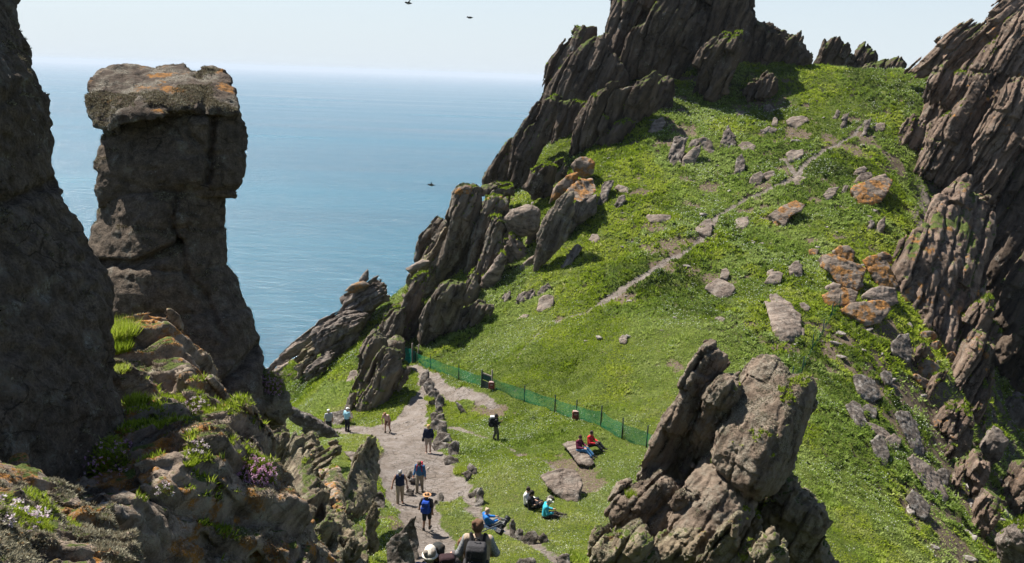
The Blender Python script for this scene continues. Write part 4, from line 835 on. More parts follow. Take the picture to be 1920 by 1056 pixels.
# ---- loose rocks on the slope, each with a label of its own
S_, O_, D_, P_ = 'slab', 'orange', 'dark', 'path'
for pg, lb, m, fl, h in [
 ([(1590, 362), (1604, 350), (1625, 340), (1642, 330), (1658, 328), (1673, 340), (1668, 352), (1650, 362), (1622, 372), (1600, 376)], 'long slab with a bright orange left end high on the right of the slope', O_, .6, .7),
 ([(1597, 327), (1606, 318), (1620, 311), (1626, 318), (1608, 330)], 'small grey block on top of the pair above the long orange-ended slab', S_, .4, .3),
 ([(1600, 338), (1614, 326), (1633, 321), (1635, 331), (1612, 343)], 'grey slab directly above the long orange-ended slab', S_, .5, .4),
 ([(1440, 404), (1452, 395), (1468, 388), (1490, 378), (1507, 386), (1500, 396), (1482, 404), (1466, 420), (1448, 418)], 'pale oblong slab with an orange lower end, middle of the right slope', O_, .6, .5),
 ([(1537, 490), (1546, 481), (1560, 480), (1582, 488), (1604, 496), (1625, 506), (1624, 522), (1606, 535), (1580, 524), (1556, 508), (1544, 502)], 'big grey slab with orange edges at the upper left of the orange pile', O_, .5, .8),
 ([(1562, 472), (1574, 463), (1590, 460), (1603, 472), (1598, 484), (1585, 490), (1572, 486)], 'rounded orange boulder crowning the orange pile of slabs', O_, .3, .7),
 ([(1619, 490), (1632, 481), (1652, 481), (1666, 498), (1680, 518), (1672, 530), (1652, 528), (1632, 510)], 'bright orange slab leaning right in the orange pile', O_, .4, .8),
 ([(1645, 477), (1660, 473), (1672, 482), (1668, 492), (1652, 490)], 'small brown-orange stone behind the bright orange leaning slab', O_, .3, .5),
 ([(1545, 554), (1560, 546), (1582, 541), (1606, 548), (1600, 562), (1576, 567), (1556, 568)], 'orange-tipped block at the lower left of the orange pile', O_, .4, .6),
 ([(1580, 580), (1600, 570), (1630, 566), (1655, 563), (1667, 577), (1648, 592), (1624, 599), (1600, 594)], 'broad pale slab at the bottom of the orange pile', O_, .4, .8),
 ([(1600, 566), (1628, 546), (1650, 538), (1676, 542), (1682, 558), (1658, 566), (1630, 565)], 'grey slab sandwiched in the middle of the orange pile', S_, .4, .8),
 ([(1680, 558), (1694, 546), (1710, 537), (1716, 548), (1700, 560), (1688, 566)], 'orange wedge at the right end of the orange pile', O_, .3, .6),
 ([(1548, 538), (1562, 530), (1576, 534), (1570, 543), (1552, 545)], 'grey stone between the upper and lower slabs of the orange pile', S_, .4, .4),
 ([(1430, 552), (1442, 544), (1455, 540), (1474, 551), (1491, 563), (1500, 578), (1502, 590), (1494, 606), (1480, 620), (1466, 616), (1452, 600), (1442, 592), (1438, 572)], 'big flat brownish slab lying in the middle of the green slope', S_, .9, .45),
 ([(1481, 624), (1486, 616), (1494, 611), (1508, 617), (1507, 626), (1494, 630)], 'small pale stone touching the foot of the big flat brownish slab', S_, .5, .35),
 ([(1498, 568), (1508, 567), (1519, 576), (1513, 583), (1503, 578)], 'small grey stone just right of the big flat brownish slab', S_, .5, .3),
 ([(1274, 312), (1283, 292), (1300, 279), (1316, 270), (1312, 287), (1296, 304), (1282, 314)], 'sunlit pale slab at the foot of the dark slab cluster below the summit crag', S_, .2, .6),
 ([(1311, 262), (1322, 256), (1334, 268), (1346, 284), (1344, 290), (1328, 286)], 'grey slab leaning right in the dark slab cluster', S_, .2, .8),
 ([(1254, 316), (1257, 285), (1262, 262), (1275, 240), (1286, 229), (1293, 243), (1284, 268), (1272, 298)], 'tall dark slab at the left of the dark slab cluster', D_, .1, .5),
 ([(1286, 281), (1296, 264), (1311, 254), (1312, 268), (1298, 278)], 'dark upright slab in the middle of the dark slab cluster', D_, .1, .6),
 ([(1349, 270), (1356, 250), (1366, 236), (1372, 248), (1382, 268), (1370, 282), (1356, 280)], 'dark pointed block just right of the slab cluster', D_, .1, .5),
 ([(1217, 238), (1226, 227), (1242, 220), (1247, 230), (1236, 240), (1224, 243)], 'pale boulder at the edge of the crag shadow below the summit', S_, .4, .5),
 ([(1385, 273), (1392, 267), (1404, 267), (1417, 274), (1412, 282), (1394, 282)], 'oval grey boulder below the skyline, left of the upper trail', S_, .4, .5),
 ([(1474, 288), (1486, 282), (1504, 281), (1506, 290), (1492, 296), (1480, 300)], 'flat-topped dark boulder inside the fork of the trail', S_, .4, .6),
 ([(1376, 318), (1382, 300), (1391, 289), (1396, 302), (1390, 320), (1380, 326)], 'small dark upright rock below the oval grey boulder', D_, .1, .4),
 ([(1208, 408), (1216, 403), (1232, 402), (1256, 404), (1255, 412), (1236, 414), (1218, 414)], 'flat pale slab on the left half of the slope above the trail', S_, .5, .35),
 ([(1305, 428), (1316, 418), (1332, 409), (1336, 420), (1332, 434), (1318, 438)], 'grey slab lying at the bend of the trail', S_, .6, .35),
 ([(1322, 538), (1336, 530), (1345, 522), (1358, 526), (1372, 534), (1378, 543), (1364, 553), (1346, 550)], 'cracked reddish outcrop in the turf below the trail', S_, .6, .35),
 ([(1350, 520), (1354, 506), (1362, 502), (1368, 512), (1362, 524)], 'upright reddish stone just above the cracked reddish outcrop', S_, .4, .4),
 ([(1434, 524), (1446, 511), (1460, 509), (1468, 514), (1462, 526), (1446, 528)], 'knobbly reddish stone above the big flat brownish slab', S_, .4, .5),
 ([(1404, 336), (1412, 327), (1426, 321), (1432, 330), (1424, 340), (1410, 342)], 'grey block with a dark shaded face beside the upper trail', S_, .3, .6),
 ([(1428, 328), (1440, 320), (1452, 321), (1454, 330), (1440, 334)], 'flat grey stone next to the shaded block beside the upper trail', S_, .5, .3),
 ([(1378, 414), (1388, 404), (1402, 405), (1404, 418), (1394, 426), (1382, 424)], 'round reddish stone in the turf right of the trail bend', S_, .7, .3),
 ([(1104, 450), (1110, 440), (1120, 440), (1125, 450), (1116, 456)], 'small pinkish stone on the left of the slope near the standing slab', S_, .5, .3),
 ([(1007, 575), (1012, 560), (1024, 551), (1038, 556), (1034, 574), (1018, 579)], 'pinkish boulder low on the left of the slope', S_, .4, .5),
 ([(966, 562), (976, 552), (992, 546), (1006, 542), (1000, 556), (982, 566)], 'dark grey split rock left of the pinkish boulder', D_, .3, .5),
 ([(1002, 550), (1012, 540), (1028, 531), (1032, 540), (1018, 552)], 'dark grey wedge just above the pinkish boulder', D_, .2, .6),
 ([(969, 597), (980, 590), (992, 589), (988, 596), (976, 600)], 'thin white slab lying on the turf above the fence', S_, .8, .2),
 ([(1018, 894), (1028, 887), (1045, 882), (1062, 882), (1077, 885), (1086, 898), (1089, 910), (1082, 930), (1068, 925), (1050, 916), (1030, 912)], 'big pale boulder on bare earth in the middle of the lawn', S_, .35, .75),
 ([(1056, 834), (1066, 829), (1080, 828), (1096, 842), (1112, 856), (1104, 862), (1086, 858), (1068, 846)], 'flat pale slab that the red-clad pair are sitting on', S_, .8, .42),
 ([(1600, 706), (1618, 703), (1640, 715), (1651, 733), (1634, 742), (1612, 736)], 'dark flat rock on the broken ground right of the thin fence', P_, .6, .4),
 ([(1648, 702), (1660, 694), (1672, 702), (1673, 713), (1658, 716)], 'square grey rock right of the dark flat rock on the broken ground', P_, .5, .4),
 ([(1587, 762), (1600, 752), (1614, 758), (1626, 784), (1608, 790)], 'long grey rock at the lower edge of the broken ground', P_, .6, .4),
 ([(1612, 768), (1626, 758), (1644, 766), (1642, 778), (1624, 776)], 'small flat rock beside the long grey rock', P_, .6, .3),
 ([(1622, 792), (1640, 795), (1658, 804), (1672, 814), (1652, 817), (1636, 808)], 'pale bent slab in the middle of the broken ground', S_, .6, .35),
 ([(1680, 780), (1690, 772), (1704, 773), (1720, 798), (1734, 822), (1736, 840), (1716, 832), (1696, 812)], 'large dark slab tilted down towards the gully', P_, .5, .6),
 ([(1634, 828), (1646, 818), (1658, 824), (1668, 850), (1658, 868), (1640, 850)], 'brown boulder at the foot of the pale bent slab', P_, .4, .5),
 ([(1660, 822), (1676, 814), (1690, 824), (1684, 836), (1668, 838)], 'pale block right of the brown boulder', S_, .4, .4),
 ([(1704, 864), (1714, 854), (1736, 870), (1760, 892), (1774, 908), (1772, 922), (1752, 918), (1724, 896)], 'long pale slab like a fallen post above the gully', S_, .5, .5),
 ([(1756, 884), (1770, 874), (1782, 884), (1778, 902), (1764, 902)], 'small brown block beside the long fallen slab', P_, .4, .5),
 ([(1698, 936), (1712, 918), (1728, 930), (1742, 952), (1732, 968), (1708, 950)], 'dark rock in the rough turf near the bottom of the gully side', P_, .5, .45),
 ([(1716, 630), (1734, 621), (1757, 622), (1758, 632), (1738, 637), (1720, 638)], 'flat orange-edged slab below the ribbed crag', O_, .3, .5),
 ([(1736, 654), (1748, 643), (1764, 638), (1766, 648), (1748, 658)], 'small orange slab below the flat orange-edged one', O_, .3, .5),
 ([(1734, 654), (1742, 650), (1764, 684), (1760, 692), (1752, 688)], 'thin plank of rock leaning down to the right under the crag', O_, .1, .3),
 ([(1770, 684), (1776, 664), (1786, 660), (1793, 668), (1790, 684), (1780, 700), (1772, 698)], 'bright orange standing stone under the right crag', O_, .1, .4),
 ([(1723, 684), (1732, 676), (1748, 676), (1761, 690), (1754, 705), (1736, 710), (1725, 700)], 'orange-faced boulder under the thin leaning plank', O_, .3, .6),
 ([(1708, 700), (1722, 702), (1740, 714), (1738, 724), (1720, 716)], 'orange splinter below the orange-faced boulder', O_, .3, .4),
 ([(1672, 644), (1686, 630), (1702, 628), (1710, 656), (1700, 674), (1680, 670)], 'broad grey rock left of the orange-faced boulder', P_, .5, .5),
 ([(1486, 338), (1496, 330), (1512, 332), (1506, 342), (1492, 344)], 'flat stone lying in the upper trail', S_, .7, .2),
 ([(1378, 206), (1394, 208), (1397, 216), (1382, 218)], 'flat pale stone below the right foot of the summit crag', S_, .6, .3),
 ([(1432, 200), (1444, 193), (1452, 200), (1446, 210), (1432, 208)], 'dark stone high on the slope under the small lower outcrop', D_, .3, .4),
 ([(1475, 226), (1490, 216), (1510, 216), (1514, 226), (1496, 236), (1480, 234)], 'broad flat rock in the turf high on the slope', S_, .6, .35),
 ([(1444, 232), (1452, 220), (1458, 224), (1458, 236)], 'small pink upright stone left of the broad flat rock', S_, .4, .4),
 ([(1424, 244), (1440, 238), (1456, 242), (1450, 250), (1430, 252)], 'dark flat ledge stone above the fork of the trail', D_, .5, .4),
 ([(1560, 218), (1568, 204), (1577, 200), (1576, 212), (1566, 222)], 'dark pointed stone high on the right below the skyline', D_, .1, .3),
 ([(1574, 234), (1582, 216), (1594, 204), (1598, 208), (1590, 224), (1580, 240)], 'thin dark blade of rock leaning right, high on the slope', D_, .1, .3),
 ([(1610, 250), (1622, 232), (1632, 222), (1630, 238), (1618, 254)], 'brown rib of rock beside the top of the trail', D_, .2, .3),
 ([(1638, 238), (1648, 230), (1660, 230), (1658, 240), (1644, 244)], 'pale pink flat stone near the top right of the slope', S_, .6, .25),
 ([(1686, 242), (1694, 230), (1706, 230), (1706, 246), (1692, 250)], 'pale pink boulder beside the right crag near the top', S_, .5, .35),
 ([(1150, 386), (1160, 372), (1170, 366), (1172, 376), (1160, 388)], 'dark rock poking out of the turf left of the flat pale slab', D_, .2, .4),
 ([(1153, 352), (1160, 346), (1176, 352), (1178, 360), (1164, 358)], 'thin pale stone near the ridge on the left of the slope', S_, .7, .2),
 ([(1120, 372), (1130, 346), (1144, 326), (1152, 332), (1144, 356), (1130, 380)], 'dark slab beside the perched orange boulder at the edge of the slope', D_, .1, .3),
 ([(1052, 492), (1062, 476), (1080, 460), (1098, 452), (1096, 464), (1078, 482), (1062, 496)], 'dark slab half buried below the standing slab', D_, .2, .4),
 ([(940, 560), (946, 548), (956, 548), (956, 560), (946, 566)], 'dark stone between the columns and the split rock', D_, .2, .4),
 ([(1160, 634), (1168, 628), (1176, 632), (1174, 642), (1164, 640)], 'small pale stone alone in the bright green turf', S_, .5, .25),
 ([(1340, 598), (1350, 592), (1360, 598), (1354, 604)], 'little grey stone in the turf left of the big flat slab', S_, .5, .25),
 ([(1436, 520), (1440, 505), (1450, 505), (1446, 520)], 'thin stone hidden behind the knobbly reddish stone', S_, .5, .25),
 ([(1480, 502), (1490, 490), (1502, 492), (1504, 508), (1492, 514), (1482, 510)], 'cracked brown rock left of the orange pile', S_, .4, .5),
 ([(1514, 470), (1524, 466), (1534, 468), (1532, 476), (1518, 476)], 'small orange stone left of the rounded orange boulder', O_, .4, .3),
 ([(1544, 366), (1554, 354), (1572, 352), (1566, 364), (1552, 372)], 'pale stone left of the long orange-ended slab', S_, .6, .3),
 ([(1572, 362), (1582, 348), (1592, 346), (1586, 360)], 'dark stone touching the long orange-ended slab', D_, .2, .4),
 ([(1624, 424), (1634, 412), (1640, 422), (1632, 432)], 'dark upright stone between the orange pile and the orange-ended slab', D_, .1, .3),
 ([(1638, 434), (1648, 416), (1660, 406), (1660, 420), (1650, 436)], 'grey upright stone right of the dark one above the orange pile', S_, .2, .4),
]:
    if 'orange' in lb: h *= 1.7; fl *= .75
    ex = dict(rib=(.10, .45, LS, .5, 4.0), mat=None) if m == D_ else {}; ex.pop('mat', None)      # the dark upright ones show their bedding
    _c = np.mean(pg, 0); pg = [tuple(_c + (np.array(q) - _c) * 1.12) for q in pg]
    ground_rock('boulder', pg, lb, 'rock', m, max(fl, .3) if m == D_ else fl, h * (.6 if m == D_ else 1), sink=.3, **ex)
# ---- upright stones edging the path
for pg, lb in [
 ([(788, 714), (792, 703), (802, 696), (804, 712), (797, 722), (789, 720)], 'pointed dark kerb stone nearest the green gate'),
 ([(795, 724), (800, 716), (807, 712), (813, 722), (814, 732), (800, 732)], 'dark kerb stone second from the green gate'),
 ([(804, 741), (811, 735), (822, 737), (822, 753), (806, 760)], 'square dark kerb stone where the path narrows to the gate'),
 ([(817, 754), (822, 743), (832, 743), (831, 761), (818, 765)], 'tall dark kerb stone right of the square one'),
 ([(817, 771), (824, 763), (831, 768), (829, 777)], 'pale grey kerb stone below the tall dark one'),
 ([(808, 779), (813, 775), (820, 777), (820, 792), (809, 793)], 'blocky kerb stone on the path side of the wall row'),
 ([(819, 781), (831, 778), (832, 793), (820, 795)], 'blocky kerb stone on the lawn side of the wall row'),
 ([(809, 797), (816, 789), (834, 793), (835, 808), (822, 813), (811, 806)], 'large mossy stone in the middle of the row beside the navy-topped woman'),
 ([(820, 810), (826, 800), (835, 802), (839, 816), (822, 819)], 'rounded stone under the large mossy one in the row'),
 ([(811, 826), (826, 812), (842, 816), (844, 828), (828, 832)], 'broad low stone at the lower end of the wall row'),
 ([(828, 828), (838, 820), (846, 826), (844, 834)], 'small stone right of the broad low one at the end of the row'),
 ([(842, 838), (850, 831), (860, 832), (859, 851), (848, 857), (842, 848)], 'dark square stone standing just beyond the end of the wall row'),
 ([(812, 836), (824, 829), (843, 834), (833, 844), (818, 843)], 'flat brown stone at the right side of the path by the woman'),
 ([(833, 862), (842, 855), (858, 861), (857, 867), (838, 868)], 'low stone with moss under the dark square stone'),
 ([(867, 889), (876, 883), (884, 890), (879, 897)], 'grey stone below the green cushion at the path edge'),
 ([(877, 878), (881, 869), (892, 880), (894, 887), (881, 887)], 'dark stone above the green cushion at the path edge'),
 ([(881, 928), (894, 917), (905, 917), (898, 928), (888, 934)], 'flat dark stone left of the little upright stone at the lawn corner'),
 ([(891, 950), (893, 927), (900, 918), (906, 926), (904, 951)], 'little upright pillar stone at the corner of the lawn'),
 ([(816, 942), (821, 931), (827, 924), (831, 937), (829, 944)], 'dark pointed stone in the path right of the blue backpack'),
 ([(811, 948), (816, 939), (822, 944), (820, 952)], 'small rough stone at the foot of the dark pointed stone'),
 ([(764, 892), (767, 884), (771, 885), (774, 894)], 'small dark upright stone between the two men on the path'),
 ([(768, 903), (772, 897), (784, 896), (783, 906)], 'pale step stone in the path between the two men'),
 ([(756, 928), (764, 918), (776, 918), (774, 928)], 'flat grey step stone behind the vest-wearing man'),
 ([(958, 1003), (957, 984), (961, 976), (966, 985), (967, 1006)], 'thin dark standing stone right of the long lens'),
 ([(967, 1002), (972, 993), (980, 997), (982, 1010), (971, 1010)], 'rounded stone beside the thin dark standing stone'),
 ([(982, 1012), (990, 1001), (1002, 998), (1008, 1010), (1000, 1019), (986, 1018)], 'knobbly boulder in the middle of the lower stone row'),
 ([(1011, 1013), (1019, 1003), (1025, 1007), (1027, 1020), (1014, 1018)], 'pointed stone at the right end of the lower stone row'),
 ([(1046, 1048), (1054, 1040), (1066, 1042), (1068, 1054), (1052, 1058)], 'pale stone at the bottom edge of the lawn'),
 ([(1024, 936), (1032, 930), (1038, 934), (1034, 940)], 'small flat stone in the grass right of the teal jacket'),
 ([(968, 1060), (976, 1048), (1000, 1050), (1008, 1066)], 'brown boulder at the bottom of the picture right of the backpacker'),
 ([(855, 755), (864, 760), (874, 770), (872, 776), (860, 766)], 'pale plank-like stone in the grass below the fence'),
 ([(748, 1010), (758, 995), (770, 983), (779, 978), (776, 990), (781, 1014), (780, 1050), (764, 1044), (764, 1012)], 'sharp dark stone with a pale spike at the left side of the lower path'),
 ([(729, 1027), (744, 1012), (762, 1009), (768, 1030), (776, 1060), (768, 1082), (734, 1082)], 'layered grey block at the bottom left of the path'),
]:
    _c = np.mean(pg, 0); pg = [tuple(_c + (np.array(q) - _c) * np.array([1.22, 1.22]) - [0, .06 * (max(w[1] for w in pg) - min(w[1] for w in pg))]) for q in pg]
    ground_rock('kerb_stone', pg, lb, 'stone', 'path', .12, .35, sink=.25, rough=.05, T=.45 if pg[0][1] > 850 else .6)
# ---- small stones nobody could tell apart, lying in the turf and on the path
def pebble_me(seed):
    V, Q, nn, vx = rock_geo([(930, 540), (938, 520), (962, 514), (984, 522), (990, 540), (970, 550)], 20, .5, vox=.07, rough=.08, seed=seed, upright=False, cuts=6, fine=0)
    V = V - V.mean(0); V /= np.abs(V).max(); return mesh_from('small_stone', V, Q)
_peb = [pebble_me(s) for s in (201, 202, 203, 204, 205, 206)]
def small_stones():
    r = np.random.default_rng(21); n = 0
    lab = {'slope': ('small grey stone half sunk in the turf of the green slope', 'small stones scattered over the slope'), 'path': ('small pale stone lying loose on the trodden path', 'loose stones on the path'),
           'gully': ('loose brown stone on the broken ground above the gully', 'loose stones on the broken ground')}
    for kind, num in (('slope', 160), ('path', 85), ('gully', 45)):
        c = 0; t = 0
        while c < num and t < 20000:
            t += 1
            if kind == 'path': x, y = r.uniform(-10, 3), r.uniform(26, 62)
            elif kind == 'gully': x, y = r.uniform(16, 36), r.uniform(32, 66)
            else: x, y = r.uniform(-2, 42), r.uniform(52, 104)
            mp, ms = float(lookup(M_PATH, x, y)), float(lookup(M_SOIL, x, y))
            if kind == 'path' and mp < .6: continue
            if kind == 'slope' and (mp > .5 or (ms < .3 and r.uniform() < .93 and n2(np.array([x]), np.array([y]), .08, 2, 77)[0] < .05)): continue
            if kind == 'gully' and (ms < .3 and n2(np.array([x]), np.array([y]), .15, 2, 78)[0] < .22): continue
            s = {'slope': r.uniform(.10, .34) * (1.9 if r.uniform() < .12 else 1), 'path': r.uniform(.04, .12), 'gully': r.uniform(.15, .6)}[kind]
            o = link('small_stone', _peb[r.integers(6)], None); o.location = (x, y, float(Hh(x, y)) + .15 * s)
            if not o.data.materials: o.data.materials.append(RM['pebble'])
            o.scale = (s, s * r.uniform(.6, 1), s * r.uniform(.35, .6)); o.rotation_euler = (r.uniform(-.3, .3), r.uniform(-.3, .3), r.uniform(0, 6.28))
            o['label'], o['group'] = lab[kind]; o['category'] = 'stone'; c += 1
small_stones()
# ------------------------------------------------------------------ turf, campion flowers, lichen tufts
def leaf_mat(name, stops, trans=0.35):
    t = NT(name); a = t.n('ShaderNodeAttribute', attribute_name='tint').outputs['Fac']
    c = t.ramp(a, stops)
    if name == 'grass_blades':                                   # campion leaves are greyer than the grass
        kd = t.n('ShaderNodeAttribute', attribute_name='kind').outputs['Fac']; c = t.mix(kd, c, t.ramp(a, [(0, (.035, .055, .020)), (.5, (.185, .265, .046)), (1, (.39, .46, .17))]))
    d = t.n('ShaderNodeBsdfDiffuse'); tr = t.n('ShaderNodeBsdfTranslucent'); mx = t.n('ShaderNodeMixShader'); mx.inputs[0].default_value = trans
    t.l(c, d.inputs[0]); t.l(t.mix(1.0, c, c), tr.inputs[0]); t.l(d.outputs[0], mx.inputs[1]); t.l(tr.outputs[0], mx.inputs[2]); t.l(mx.outputs[0], t.out.inputs[0]); return t.m
def blades(pos, nor, length, width, tint, spread, nb, r, up=0.0):
    """nb leaf triangles round each point"""
    n = len(pos); pos = np.repeat(pos, nb, 0); nor = np.repeat(nor, nb, 0); ln = np.repeat(length, nb) * r.uniform(.55, 1.25, n * nb); w = np.repeat(width, nb) * r.uniform(.7, 1.3, n * nb)
    lat = r.normal(size=(n * nb, 3)); lat -= (lat * nor).sum(1, keepdims=True) * nor; lat /= np.linalg.norm(lat, axis=1, keepdims=True) + 1e-9
    sp = r.uniform(.2, 1, n * nb)[:, None] * spread
    d = nor + lat * sp; d[:, 2] += up; d /= np.linalg.norm(d, axis=1, keepdims=True)
    sd = np.cross(d, r.normal(size=(n * nb, 3))); sd /= np.linalg.norm(sd, axis=1, keepdims=True) + 1e-9
    b = pos + lat * (sp * np.repeat(length, nb)[:, None] * .35)
    V = np.stack([b - sd * w[:, None] * .5, b + sd * w[:, None] * .5, b + d * ln[:, None] + sd * w[:, None] * .12], 1).reshape(-1, 3)
    return V, np.arange(len(V)).reshape(-1, 3), np.repeat(np.repeat(tint, nb) + r.normal(size=n * nb) * .05, 3)
def leafy(name, parts, mat, kind='stuff', parent=None, sort=None):
    V = np.concatenate([p[0] for p in parts]); off = np.cumsum([0] + [len(p[0]) for p in parts]); F = np.concatenate([p[1] + o for p, o in zip(parts, off)])
    me = mesh_from(name, V, F, False); a = me.attributes.new('tint', 'FLOAT', 'POINT'); a.data.foreach_set('value', np.clip(np.concatenate([p[2] for p in parts]), 0, 1).astype(np.float32))
    if sort is not None: a = me.attributes.new('kind', 'FLOAT', 'POINT'); a.data.foreach_set('value', sort.astype(np.float32))
    o = link(name, me, mat, parent)
    if kind: o['kind'] = kind
    return o
GRASS_M = leaf_mat('grass_blades', [(0.0, (0.035, 0.052, 0.010)), (0.28, (0.118, 0.172, 0.016)), (0.55, (0.240, 0.315, 0.024)), (0.78, (0.335, 0.385, 0.055)), (1.0, (0.37, 0.37, 0.18))], .45)
FLOWER_M = leaf_mat('campion_petals', [(0, (.62, .64, .52)), (1, (.82, .82, .76))], .25)
LICHEN_M = leaf_mat('shaggy_lichen', [(0, (.085, .066, .040)), (.5, (.18, .155, .10)), (1, (.34, .32, .23))], .2)
def terrain_turf():
    r = np.random.default_rng(5); N = 2000000
    x = r.uniform(-30, 60, N); y = r.uniform(22, 110, N)
    dist = np.hypot(x, y); keep = r.uniform(size=N) < np.clip((30 / dist) ** 1.35, 0, 1)
    x, y, dist = x[keep], y[keep], dist[keep]
    mp, ms, st = lookup(M_PATH, x, y), lookup(M_SOIL, x, y), lookup(M_STEEP, x, y)
    mp = mp + .25 * n2(x, y, 2.2, 2, 41)
    k = (r.uniform(size=len(x)) > np.clip(mp * 1.7, 0, 1)) & (r.uniform(size=len(x)) > np.clip(ms * .85 + .2 * n2(x, y, 1.5, 2, 42) * (ms > .2), 0, .93)) & (r.uniform(size=len(x)) > st * .85)
    lum = lookup(LUMP, x, y); cu = lookup(CUSH, x, y)
    k &= r.uniform(size=len(x)) < np.where(lum > .3, np.clip((cu - .20) * 2.8, .02, 1), 1)
    x, y, dist, lum, cu, ms = x[k], y[k], dist[k], lum[k], cu[k], ms[k]
    z = Hh(x, y); e = .25
    nx, ny = (Hh(x - e, y) - Hh(x + e, y)) / (2 * e), (Hh(x, y - e) - Hh(x, y + e)) / (2 * e)
    nr = np.stack([nx, ny, np.ones_like(nx)], 1); nr /= np.linalg.norm(nr, axis=1, keepdims=True); nr[:, 2] += .35; nr /= np.linalg.norm(nr, axis=1, keepdims=True)
    big = n2(x, y, .10, 3, 51); mid = n2(x, y, .55, 3, 52); fi = n2(x, y, 2.2, 2, 53)
    tint = .52 + .42 * big + .30 * mid + .18 * fi + r.normal(size=len(x)) * .10 - .10 * lum + .10 * (cu - .5) * lum
    tint += .22 * ms + .20 * (1 - sstep(36, 58, dist))
    tint = np.where(n2(x, y, .3, 3, 54) > .28, np.maximum(tint, .62 + .2 * r.uniform(size=len(x))), tint)
    ln = (.075 + .06 * lum + .03 * mid) * np.clip(dist / 42, .75, 1.7); ln *= np.where(r.uniform(size=len(x)) < .08, 1.7, 1)
    # rank tussocks here and there on the lawn
    tus = sstep(.22, .5, n2(x, y, .45, 3, 57)); ln *= 1 + .9 * tus * (1 - lum)
    pos = np.stack([x, y, z - .01], 1)
    kd = sstep(-.10, .18, n2(x, y, .16, 3, 65) + .5 * n2(x, y, .8, 2, 66) + .12 * lum) * (.55 + .45 * lum)
    leafy('turf', [blades(pos, nr, ln, ln * .5, np.clip(tint, 0.02, .92), .95, 3, r)], GRASS_M, sort=np.repeat(kd, 9))
    # sea campion: white flowers in drifts
    fl = .35 * (kd - .4) + n2(x, y, .22, 4, 61) + .5 * n2(x, y, .9, 2, 62) + .22 * (y < 62) * (x < 12) + .16 * (cu - .5)
    p = np.clip((fl - .12) * .8, 0.004, .24)
    f = r.uniform(size=len(x)) < p
    n = f.sum(); s = np.clip(.034 * (dist[f] / 42), .026, .07)
    po = pos[f] + nr[f] * (ln[f] * .85)[:, None]
    leafy('campion_flowers', [blades(po, nr[f], s, s * 1.0, r.uniform(0, 1, n), 1.6, 2, r)], FLOWER_M)
terrain_turf()
def rock_turf():
    r = np.random.default_rng(8); G_, L_ = [], []
    for V, N, kind, vox in UPF:
        if not len(V): continue
        d = np.linalg.norm(V, axis=1)
        def pick(dens, fq, thr, seed, oc=4):
            m = fbm(V * fq, oc, seed) > thr
            return m & (r.uniform(size=len(V)) < dens * (vox ** 2))
        up = N[:, 2]
        if kind == 'cliff':
            k = pick(34, .16, .12, 71) & (up > .7); s = np.full(k.sum(), .22); G_.append(blades(V[k], N[k], s, s * .5, .36 + .15 * r.normal(size=k.sum()), .9, 3, r, .3))
        elif kind in ('tor', 'shag2'):
            k = pick(700, 1.1, .38, 72) & (up > .7); s = np.full(k.sum(), .07); G_.append(blades(V[k], N[k], s, s * .4, .55 + .2 * r.normal(size=k.sum()), .9, 3, r, .3))
            k = pick(500 if kind == 'tor' else 700, 1.6, .05, 73); s = np.full(k.sum(), .028); L_.append(blades(V[k], N[k], s, s * .55, .8 + .25 * r.normal(size=k.sum()), 1.1, 3, r))
        elif kind == 'near':
            k = pick(1400, 1.5, .10, 74) & (up > .25); s = np.full(k.sum(), .028); L_.append(blades(V[k], N[k], s, s * .45, .45 + .25 * r.normal(size=k.sum()), 1.1, 3, r))
        elif kind == 'ledge':
            k = pick(9000, 1.5, .25, 75) & (up > .62); s = .045 * r.uniform(.5, 1.5, k.sum()); G_.append(blades(V[k], N[k], s, s * .28, .50 + .22 * r.normal(size=k.sum()), .9, 3, r, .3))
            k = pick(5000, 2.5, .05, 76) & (up > .1); s = np.full(k.sum(), .018); L_.append(blades(V[k], N[k], s, s * .5, .5 + .25 * r.normal(size=k.sum()), 1.1, 3, r))
        elif kind == 'shag':
            k = pick(9000, 3.0, -.02, 77); s = .020 * r.uniform(.5, 1.4, k.sum()); L_.append(blades(V[k], N[k], s, s * .35, .72 + .25 * r.normal(size=k.sum()), 1.0, 3, r))
            k = pick(5000, 1.5, .45, 78) & (up > .6); s = np.full(k.sum(), .035); G_.append(blades(V[k], N[k], s, s * .3, .55 + .2 * r.normal(size=k.sum()), .9, 3, r, .3))
    leafy('rock_turf', G_, GRASS_M); leafy('lichen_tufts', L_, LICHEN_M)
rock_turf()
